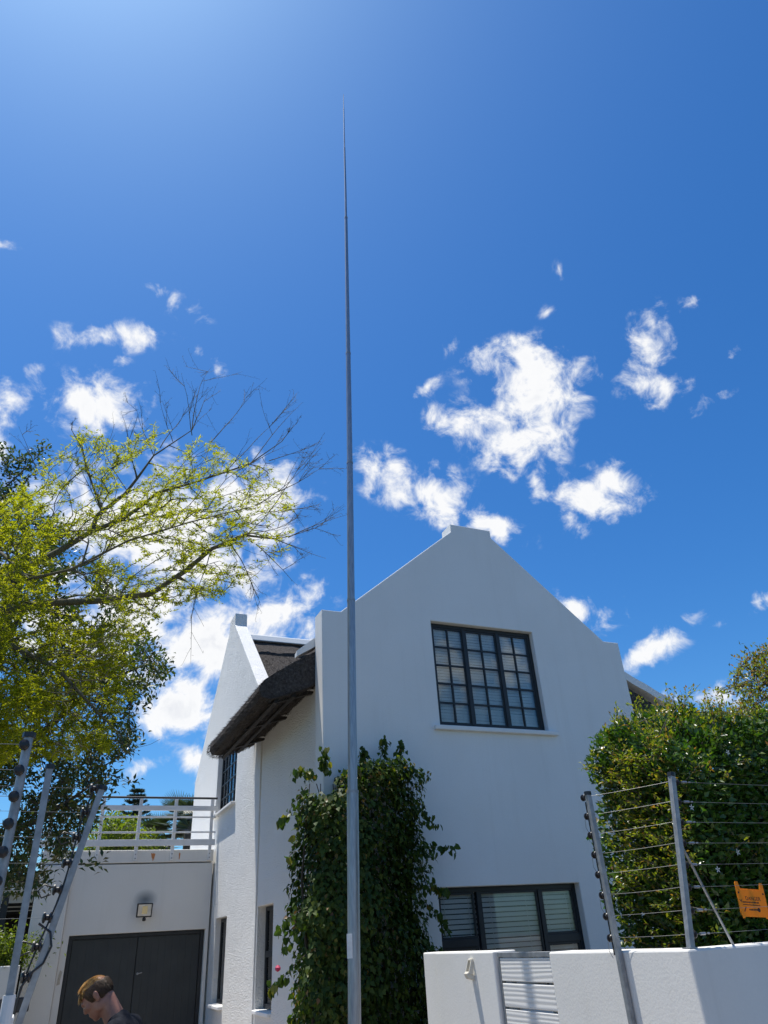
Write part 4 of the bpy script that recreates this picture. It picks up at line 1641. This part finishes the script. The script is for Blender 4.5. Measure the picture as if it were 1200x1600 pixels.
while len(PP) < 66000:
    x = 3.7 + r_.random() ** 1.3 * 4.4
    y = r_.uniform(3.95, 5.3)
    z = r_.uniform(1.2, 4.0)
    zt, x0, y0, y1 = hedge_h(x, y), hedge_x0(y, z), hedge_y0(x, z), hedge_y1(x, z)
    ds = (zt - z, x - x0, y - y0, y1 - y)
    dm = min(ds)
    if dm < 0 or dm > .34 or r_.random() < dm / .42:
        continue
    k = ds.index(dm)
    if k == 3 and x > 4.6 and z < 2.8:
        continue
    nrm = ((0, 0, 1), (-1, 0, 0), (0, -1, 0), (0, 1, 0))[k]
    PP.append((x, y, z))
    DD.append(nrm)
PP, DD = np.array(PP), np.array(DD, float)
# fresh shoots standing out of the clipped surface
sh_p, sh_d = [], []
stm = MB()
for _ in range(760):
    w_ = r_.random()
    if w_ < .50:
        x, y = 4.12 + r_.random() * 3.6, r_.uniform(4.10, 4.95)
        c, d = np.array([x, y, hedge_h(x, y) - .05]), np.array([r_.gauss(-.1, .4), r_.gauss(-.1, .4), 1.0])
    elif w_ < .85:
        y, z = r_.uniform(4.1, 4.95), r_.uniform(1.5, 2.85)
        c, d = np.array([hedge_x0(y, z) + .04, y, z]), np.array([-1, r_.gauss(0, .4), r_.gauss(.5, .4)])
    else:
        x, z = r_.uniform(3.8, 7.0), r_.uniform(1.6, 3.1)
        c, d = np.array([x, hedge_y0(x, z) + .02, z]), np.array([r_.gauss(0, .4), -.7, r_.gauss(.5, .4)])
    d /= np.linalg.norm(d)
    L = r_.uniform(.06, .24) * (1.0 if w_ > .85 else 1.2)
    stm.tube([c - d * .08, c + d * L * .5, c + d * L], [.003, .002, .001], 4, caps=False)
    for j in range(int(6 + L * 60)):
        t = r_.random()
        sh_p.append(c + d * L * t + np.array([r_.gauss(0, .012) for _ in range(3)]))
        sh_d.append(d + np.array([r_.gauss(0, .7) for _ in range(3)]))
n = len(PP)
me = leaves_mesh('leaves', PP, DD + rng.normal(0, .65, (n, 3)) + np.array([0, 0, .2]), DD * .7 + rng.normal(0, .55, (n, 3)) + np.array([0, 0, .45]), rng.uniform(.040, .070, n), rng.uniform(.024, .038, n), .16, .15)
link('leaves', me, M['hedgeleaf'], hedge)['kind'] = 'stuff'
stm.build('shoot_stems', M['greybark'], hedge)['kind'] = 'stuff'
M['shootleaf'] = leaf_mat('fresh hedge shoots', [(.07, .12, .012), (.12, .17, .016), (.17, .20, .022), (.20, .11, .04)], .42, .35, (2.0, 1.9, .6))
n = len(sh_p)
me = leaves_mesh('shoots', sh_p, sh_d, rng.normal(0, .5, (n, 3)) + np.array([0, 0, 1.0]), rng.uniform(.026, .046, n), rng.uniform(.012, .021, n), .16, .12)
link('shoots', me, M['shootleaf'], hedge)['kind'] = 'stuff'
M['petal'] = mat_noise('white petals', (.7, .7, .66), (.8, .8, .77), 10, .6)
for (x, z) in ((3.98, 2.36), (4.30, 2.08), (4.75, 2.2), (5.2, 2.5), (4.1, 1.98), (4.5, 2.75)):       # small star flowers
    fb_ = MB()
    yy = hedge_y0(x, z) - .03
    for k in range(5):
        th = 2 * math.pi * k / 5 + x
        d = np.array([math.cos(th), -.15, math.sin(th)])
        e_ = np.array([-math.sin(th), 0, math.cos(th)])
        c = np.array([x, yy, z])
        fb_.add([c, c + d * .012 + e_ * .004, c + d * .024, c + d * .012 - e_ * .004], [(0, 1, 2, 3)])
    fb_.build('flower', M['petal'], hedge)

# the shrub rising behind the hedge
M['tipleaf'] = leaf_mat('young lime and bronze leaf', [(.07, .11, .012), (.11, .15, .015), (.15, .18, .02), (.17, .09, .03), (.06, .08, .02)], .45, .4, (2.0, 1.9, .6))
tp = [(1085, 1130), (1100, 1090), (1140, 1060), (1155, 1035), (1180, 1020), (1215, 1000), (1330, 980), (1400, 1150), (1200, 1200), (1110, 1180)]
tb = (8.0, 6.6, 0)
broad_tree('garden_tree', 'lime and bronze leafed garden tree rising behind the hedge', tb,
           [([tb, (8.0, 6.6, 1.8), (7.9, 6.6, 3.0)], [.10, .08, .05]), ([(7.9, 6.6, 3.0), at(1210, 1080, 10.0), at(1165, 1040, 9.9)], [.04, .02, .006])],
           np.concatenate([in_crown(tp, 1300, (9.3, 10.6), 51), np.array([at(1168, 1012, 9.9), at(1150, 1030, 9.9), at(1186, 1010, 9.9)])]),
           M['tipleaf'], M['greybark'], .055, .024, 5, 52, spread=.035)

# ------------------------------------------------------------------ climber on the corner of the house
M['vineleaf'] = leaf_mat('creeper leaf', [(.022, .045, .011), (.036, .068, .014), (.055, .092, .018), (.085, .12, .022)], .28, .55, (1.6, 1.9, .6), .22)
M['vineyoung'] = leaf_mat('young creeper leaf', [(.09, .13, .015), (.13, .16, .02), (.19, .10, .04)], .40, .4, (1.9, 1.8, .6))
vine = thing('climbing_creeper', 'dense dark green creeper covering the corner of the white house', 'climber', (3.6, 9.6, 0))
M['vinestem'] = bark('creeper stem', (.04, .03, .02), (.09, .07, .05))
for k in range(9):
    vs_ = MB()
    r_ = random.Random(60 + k)
    x = 3.1 + k * .17
    vs_.tube([(x * .5 + 1.7, 9.6, 0), (x, 9.75, 1.2), (x + r_.uniform(-.2, .2), 9.85, 2.4), (x + r_.uniform(-.3, .3), 9.9, 3.6)], [.03, .022, .015, .006], 6)
    vs_.build('stem', M['vinestem'], vine, smooth=True)
PP, DD, young = [], [], []
r_ = random.Random(77)


def vine_field(x, y, z):
    """how far inside the creeper's mass a place is"""
    top = 3.77 + .22 * nz(x, 1, 2, 2.2) - .10 * abs(x - 4.1) - (.18 if x < 3.5 else 0)
    x0 = 3.09 + .20 * nz(3, y, z, 1.7) - (.05 if z < 2.2 else 0)
    x1 = 4.58 + .16 * nz(7, y, z, 1.6) - .03 * (z - 2) + (.10 if z < 1.6 else 0)
    y0 = 9.32 + .16 * nz(x, 5, z, 1.8)
    a = min(top - z, x - x0, x1 - x, y - y0)
    if y > 9.97 and x > 3.37:
        a = -1
    if y > 10.5:
        a = -1
    return a


while len(PP) < 17000:
    x, y, z = r_.uniform(2.7, 5.1), r_.uniform(8.9, 10.4), r_.uniform(.3, 4.3)
    f = vine_field(x, y, z)
    if f < 0 or f > .30 or r_.random() < f / .4:
        continue
    PP.append((x, y, z))
    o_ = np.array([x - 3.6, y - 9.9, (z - 2.2) * .25])
    DD.append(o_ / np.linalg.norm(o_))
    young.append(r_.random() < (.04 + (.24 if z > 3.1 else .10 if x < 3.4 else 0)))
PP, DD, young = np.array(PP), np.array(DD), np.array(young)
# loose sprays hanging out of the outline
SPR = [((2.98, 9.75, 3.45), (-.30, -.15, -.28)), ((2.95, 9.7, 3.15), (-.12, -.1, -.45)), ((3.0, 9.7, 2.1), (-.32, -.1, -.10)), ((2.92, 9.6, 1.55), (-.35, -.1, -.18)), ((2.95, 9.6, 1.95), (-.28, -.1, -.22)),
       ((4.72, 9.7, 2.75), (.38, -.12, .10)), ((4.70, 9.7, 2.3), (.30, -.1, -.02)), ((4.68, 9.7, 2.1), (.28, -.1, -.22)), ((4.65, 9.7, 3.3), (.22, -.1, -.18)), ((4.6, 9.7, 3.75), (.25, -.1, .05)),
       ((3.3, 9.75, 3.85), (-.05, -.1, .28)), ((4.2, 9.75, 4.05), (.03, -.05, .25)), ((4.45, 9.75, 4.0), (.05, -.05, .28)), ((3.9, 9.75, 3.95), (0, -.05, .2)), ((3.05, 9.7, 3.7), (-.2, -.1, .1)), ((2.9, 9.5, 1.1), (-.25, -.1, -.3))]
sp_p, sp_d = [], []
for (c, d) in SPR:
    stb = MB()
    c, d = np.array(c), np.array(d)
    pts = [c - d * .3 + d * 1.3 * t + np.array([0, 0, -.12 * t * t]) for t in np.linspace(0, 1, 6)]
    stb.tube(pts, [.006, .005, .004, .003, .003, .002], 5).build('spray_stem', M['vinestem'], vine)
    for _ in range(46):
        t = r_.random() ** 1.1
        q = c - d * .3 + d * 1.3 * t + np.array([0, 0, -.12 * t * t])
        sp_p.append(q + np.array([r_.gauss(0, .035) for _ in range(3)]))
        sp_d.append(d + np.array([r_.gauss(0, .25), r_.gauss(-.1, .25), r_.gauss(-.35, .25)]))
PP = np.concatenate([PP, sp_p])
DD = np.concatenate([DD, sp_d])
young = np.concatenate([young, np.random.default_rng(3).random(len(sp_p)) < .12])


def vine_dirs(D, n, seed):
    r = np.random.default_rng(seed)
    a = D * .45 + r.normal(0, .4, (n, 3)) + np.array([0, 0, -.75])     # leaves hang
    b = D * 1.0 + r.normal(0, .35, (n, 3)) + np.array([0, 0, .35])
    return a, b


# the largest single leaves on the surface are pieces of their own; the rest is one mass
fr = np.array([vine_field(*p_) for p_ in PP])
order = np.argsort(fr + np.where(PP[:, 1] < 10.0, 0, 1) + np.random.default_rng(8).random(len(PP)) * .08)
single = set(order[:260].tolist())
mask = np.array([i in single for i in range(len(PP))])
for nm, sel, mt in (('foliage', ~mask & ~young, 'vineleaf'), ('young_foliage', ~mask & young, 'vineyoung')):
    n = int(sel.sum())
    a, b = vine_dirs(DD[sel], n, 5)
    r = np.random.default_rng(6)
    me = leaves_mesh(nm, PP[sel], a, b, r.uniform(.06, .10, n) * (1 if mt == 'vineleaf' else .8), r.uniform(.050, .078, n) * (1 if mt == 'vineleaf' else .8), .12, .18)
    link(nm, me, M[mt], vine)['kind'] = 'stuff'
lm = []
for k in range(6):
    b = MB()
    w_, L = .027 + .0035 * k, .072 + .005 * k
    b.add([(0, 0, 0), (w_ * .7, -.008, .006), (w_, L * .35, .008), (w_ * .55, L * .75, .0), (0, L, -.016), (-w_ * .55, L * .75, .0), (-w_, L * .35, .008), (-w_ * .7, -.008, .006), (0, L * .5, -.004)],
          [(0, 1, 2, 8), (8, 2, 3, 4), (8, 4, 5, 6), (0, 8, 6, 7)])
    me = bpy.data.meshes.new('leaf')
    me.from_pydata(b.v, [], b.f)
    me.update()
    me.materials.append(M['vineyoung'] if k == 5 else M['vineleaf'])
    lm.append(me)
a, b = vine_dirs(DD, len(PP), 9)
for i in order[:260]:
    y_ = Vector(a[i]).normalized()
    z_ = Vector(b[i])
    z_ = (z_ - y_ * z_.dot(y_)).normalized()
    x_ = y_.cross(z_)
    o = bpy.data.objects.new('leaf', lm[5] if young[i] else lm[random.randrange(5)])
    COL.objects.link(o)
    put_under(o, vine)
    mt = Matrix((x_, y_, z_)).transposed().to_4x4()
    mt.translation = Vector(PP[i])
    o.matrix_basis = mt
MB().lathe([(.004, -.03), (.03, -.015), (.034, .01), (.012, .035)], (2.62, 9.45, 1.48), 8).build('flower', M['pinkflower'], vine)

# ------------------------------------------------------------------ carport of the neighbour, garden wall beyond the drive
cpt = thing('carport', 'neighbouring carport with white gutter and dark roof beams beside the garage', 'carport', (-2.2, 19.5, 0))
CX = -.19
MB().box(-5.0, CX, 18.0, 18.12, 2.93, 3.15).build('gutter', M['whitepaint'], cpt, bevel=.02)
MB().box(-5.0, CX, 17.97, 18.0, 3.17, 3.21).build('roof_edge', M['charcoal'], cpt)
MB().box(-5.0, CX, 18.13, 23.0, 3.15, 3.21).build('roof_sheet', M['timber'], cpt)
for k in range(8):
    x = CX - .12 - k * .55
    MB().box(x - .04, x + .04, 18.13, 23.0, 2.95, 3.14).build('beam', M['timber'], cpt)
for k in range(9):
    y = 18.4 + k * .52
    MB().box(-5.0, CX, y - .06, y + .06, 2.76, 2.94).build('cross_beam', M['charcoal'] if k % 3 else M['whitepaint'], cpt)
for x in (CX - .5, -4.6):
    MB().box(x - .06, x + .06, 18.02, 18.14, -.02, 2.92).build('post', M['charcoal'], cpt)
MB().box(-5.0, CX, 23.0, 23.1, -.02, 3.2).build('rear_wall', M['timber'], cpt)  # dark sheet; the carport's dim interior is put into its colour
for z in (3.34, 3.50, 3.66):
    MB().box(-5.0, CX, 18.5, 18.53, z - .018, z + .018).build('upper_rail', M['whitepaint'], cpt)
gw = thing('garden_wall', 'cream garden wall topped with plants below the carport', 'wall', (-2.5, 16.9, 0))
MB().box(-6.0, CX, 16.8, 17.0, -.02, 1.66).build('wall_panel', M['wallp'], gw, bevel=.015)
pl = thing('shrub', 'small bright green shrub growing over the cream garden wall', 'shrub', (-.6, 17.2, 0))
MB().tube([(-.6, 17.2, 0), (-.58, 17.2, 1.6)], [.03, .015], 6).build('stem', M['greybark'], pl)
n = 2200
PP = np.array([-.62, 17.15, 1.9]) + rng.normal(0, 1, (n, 3)) * np.array([.34, .15, .17])
me = leaves_mesh('foliage', PP, unit(n), unit(n) + np.array([0, 0, 1]), .08, .035)
link('foliage', me, M['limeleaf'], pl)['kind'] = 'stuff'

#@@PERSON
# ------------------------------------------------------------------ the person walking down the drive, head bowed
def fuse(name, balls, voxel, mat, parent, smooth_it=6):
    """balls: (centre, radii(3) or r, rotation) and capsules ((p0, r0), (p1, r1)); fused into one continuous skin"""
    bm = bmesh.new()
    for q in balls:
        if len(q) == 2 and hasattr(q[0], '__len__') and len(q[0]) == 2:
            (p0, r0), (p1, r1) = q
            p0, p1 = Vector(p0), Vector(p1)
            L = (p1 - p0).length
            n = max(2, int(L / (min(r0, r1) * .35)) + 1)
            for i in range(n):
                t = i / (n - 1)
                bmesh.ops.create_icosphere(bm, subdivisions=2, radius=r0 + (r1 - r0) * t, matrix=Matrix.Translation(p0.lerp(p1, t)))
        else:
            c, r3, rot = q
            if not hasattr(r3, '__len__'):
                r3 = (r3, r3, r3)
            bmesh.ops.create_icosphere(bm, subdivisions=3, radius=1.0, matrix=Matrix.Translation(Vector(c)) @ rot.to_4x4() @ Matrix.Diagonal((*r3, 1)))
    me = bpy.data.meshes.new(name)
    bm.to_mesh(me)
    bm.free()
    tmp = bpy.data.objects.new(name, me)
    COL.objects.link(tmp)
    md = tmp.modifiers.new('r', 'REMESH')
    md.mode = 'VOXEL'
    md.voxel_size = voxel
    md = tmp.modifiers.new('s', 'SMOOTH')
    md.factor = .5
    md.iterations = smooth_it
    me2 = bpy.data.meshes.new_from_object(tmp.evaluated_get(bpy.context.evaluated_depsgraph_get()))
    bpy.data.objects.remove(tmp)
    me2.materials.clear()
    return link(name, me2, mat, parent, True)


def make_person():
    hc = Vector(at(152, 1557, 5.9))                 # middle of the head
    F = Vector((-.93, .36, 0)).normalized()         # facing across the drive
    S = Vector((0, 0, 1)).cross(F)                  # the person's left
    U = Vector((0, 0, 1))
    base = hc - F * .26
    base.z = 0

    def B(f, s, u):
        return base + F * f + S * s + U * u
    H = hc.z
    pe = thing('person', 'person with short blond hair in a dark t-shirt walking past with head bowed', 'person', tuple(base))
    skin = mat_noise('skin', (.23, .10, .068), (.31, .15, .10), 25, .5, bscale=180, bstr=.05, bdist=.001)
    a = math.radians(41)
    hf = (F * math.cos(a) - U * math.sin(a))        # where the face points
    hu = (U * math.cos(a) + F * math.sin(a))
    Rh = Matrix((hf, S, hu)).transposed()

    def Hd(f, s, u):
        return hc + hf * f + S * s + hu * u
    I = Matrix.Identity(3)
    head = [(Hd(-.008, 0, .028), (.096, .076, .088), Rh), (Hd(.02, 0, .0), (.078, .068, .085), Rh), (Hd(.040, 0, -.055), (.050, .052, .055), Rh), (Hd(.063, 0, -.092), (.024, .028, .022), Rh),
            (Hd(.078, 0, .020), (.022, .055, .016), Rh), (Hd(.098, 0, -.022), (.016, .013, .014), Rh), ((Hd(.088, 0, .012), .009), (Hd(.104, 0, -.020), .011)),
            (Hd(.083, 0, -.058), (.014, .026, .008), Rh), (Hd(.081, 0, -.070), (.013, .023, .007), Rh), (Hd(.055, .048, -.018), (.026, .018, .022), Rh), (Hd(.055, -.048, -.018), (.026, .018, .022), Rh),
            (Hd(.0, .050, -.055), (.045, .016, .035), Rh), (Hd(.0, -.050, -.055), (.045, .016, .035), Rh)]
    for s in (-1, 1):
        head += [(Hd(-.018, s * .083, -.008), (.018, .009, .031), Rh), (Hd(-.024, s * .088, .008), (.014, .007, .017), Rh), (Hd(-.010, s * .080, -.034), (.010, .007, .010), Rh)]
    nb = B(.10, 0, H - .155)
    neck = [((Hd(-.035, 0, -.045), .058), (nb, .060)), ((Hd(-.02, 0, -.07), .05), (B(.13, 0, H - .16), .052))]
    sh = {s: B(.07, s * .185, H - .185) for s in (-1, 1)}
    torso = [(B(.06, 0, H - .30), (.115, .165, .17), Matrix((F, S, U)).transposed()), (B(.03, 0, H - .50), (.105, .148, .16), Matrix((F, S, U)).transposed()), (B(.0, 0, .97), (.11, .160, .13), Matrix((F, S, U)).transposed()),
             ((sh[-1], .062), (sh[1], .062)), ((nb, .07), (B(.06, 0, H - .24), .10))]
    arms, hands, legs = [], [], []
    el = {1: B(.10, .245, H - .46), -1: B(.06, -.245, H - .47)}
    wr = {1: B(.33, .16, H - .50), -1: B(.22, -.22, H - .68)}
    for s in (-1, 1):
        arms += [((sh[s], .056), (el[s], .042)), ((el[s], .042), (wr[s], .027))]
        d = (wr[s] - el[s]).normalized()
        pal = wr[s] + d * .05
        hands += [((wr[s], .024), (pal, .026)), (pal + d * .015, (.04, .04, .022), Matrix((d, S, d.cross(S))).transposed())]
        side = d.cross(S).cross(d).normalized()
        up = d.cross(side)
        for k in range(4):
            o_ = (k - 1.5) * .020
            L = (.070, .080, .076, .060)[k]
            p0 = pal + d * .040 + side * o_
            p1 = p0 + d * L * .5 - up * .008 * 1
            p2 = p1 + d * L * .4 - up * .024
            hands += [((p0, .0095), (p1, .0088)), ((p1, .0088), (p2, .0075))]
        t0 = pal - side * .03 * 1 + d * .0
        t1 = t0 - side * .022 + d * .035
        hands += [((t0, .012), (t1, .0105)), ((t1, .0105), (t1 + d * .030 - up * .006, .009))]
        fx = .16 if s > 0 else -.14
        hip, kn, an = B(.0, s * .09, .93), B(fx * .7 + .04, s * .095, .50), B(fx, s * .095, .09)
        legs += [((hip, .088), (kn, .058)), ((kn, .058), (an, .040)), ((an, .042), (an + F * .16 - U * .045, .034))]
    body = fuse('body', head + neck + torso + arms + hands + legs, .0065, skin, pe, 5)
    shirt = mat_noise('dark t-shirt', (.012, .013, .018), (.022, .024, .03), 30, .9, bscale=18, bstr=.6, bdist=.012, spec=.1)
    grow_ = lambda L, g: [(((q[0][0], q[0][1] + g), (q[1][0], q[1][1] + g)) if len(q) == 2 else (q[0], tuple(x + g for x in q[1]), q[2])) for q in L]
    sl_ = [((sh[s], .056), (sh[s].lerp(el[s], .68), .052)) for s in (-1, 1)]
    fuse('t_shirt', grow_(torso + sl_ + [((B(.085, 0, H - .175), .062), (B(.06, 0, H - .25), .09))], .013), .010, shirt, pe, 4)
    jeans = mat_noise('dark trousers', (.02, .022, .03), (.035, .038, .05), 40, .85)
    fuse('trousers', grow_([q for q in legs if q[0][1] > .045] + [(B(0, 0, .95), (.108, .155, .10), Matrix((F, S, U)).transposed())], .014), .011, jeans, pe, 4)
    shoe = mat_noise('dark shoes', (.02, .02, .02), (.03, .03, .03), 20, .6)
    for s in (-1, 1):
        fx = .16 if s > 0 else -.14
        fuse('shoe', [((B(fx - .03, s * .095, .05), .05), (B(fx + .17, s * .095, .042), .04))], .010, shoe, pe, 3)
    # eyes and brows
    for s in (-1, 1):
        MB().lathe([(.002, -.012), (.010, -.007), (.012, 0), (.010, .007), (.002, .012)], tuple(Hd(.076, s * .031, -.001)), 8).build('eye', mat_noise('eye', (.35, .33, .32), (.5, .48, .46), 20, .2), pe, True)
    hair = leaf_mat('blond hair', [(.24, .12, .035), (.42, .24, .07), (.58, .37, .13), (.32, .18, .06)], .3, .4, (1.6, 1.4, 1.0))
    dark = leaf_mat('clipped hair', [(.05, .026, .014), (.085, .045, .022), (.12, .066, .032)], .1, .6, (1.2, 1.1, 1.0))
    r = random.Random(4)
    PP, DD, NN, LL, P2, D2, N2, L2_ = [], [], [], [], [], [], [], []
    for _ in range(30000):
        th = r.uniform(-math.pi, math.pi)
        ph = math.acos(r.uniform(-.95, 1))
        n_ = Vector((math.sin(ph) * math.cos(th), math.sin(ph) * math.sin(th), math.cos(ph)))
        p_ = Vector((-.010 + n_.x * .098, n_.y * .079, .030 + n_.z * .090))
        if p_.x > .070 and p_.z < .075:
            continue
        if p_.z < .055 and p_.x > .030 + (p_.z + .02) * .35:
            continue
        if p_.z < -.012 and p_.x > -.030 - (p_.z + .012) * .3:
            continue
        w = Hd(*p_)
        nw = hf * n_.x + S * n_.y + hu * n_.z
        top = p_.z > .062 + .008 * math.sin(p_.x * 90) and abs(p_.y) < .070
        if top:
            d = (hf * 1.0 + S * r.gauss(0, .22) + nw * r.uniform(.0, .25)) if p_.x < .035 else (hf * .55 - U * r.uniform(.35, .8) + S * r.gauss(0, .25))
            PP.append(w - nw * .004)
            DD.append(d)
            NN.append(nw + S * r.gauss(0, .4))
            LL.append(r.uniform(.025, .050) * (1.0 if abs(p_.y) < .05 else .5))
        else:
            d = -hu * .8 - hf * .5 + nw * .35 + S * r.gauss(0, .2)
            P2.append(w - nw * .003)
            D2.append(d)
            N2.append(nw)
            L2_.append(r.uniform(.010, .020))
    o = link('hair', leaves_mesh('hair', PP, DD, NN, LL, .0042, .1, .25), hair, pe)
    o['kind'] = 'stuff'
    o = link('clipped_hair', leaves_mesh('clipped_hair', P2, D2, N2, L2_, .004, .1, .1), dark, pe)
    o['kind'] = 'stuff'


make_person()
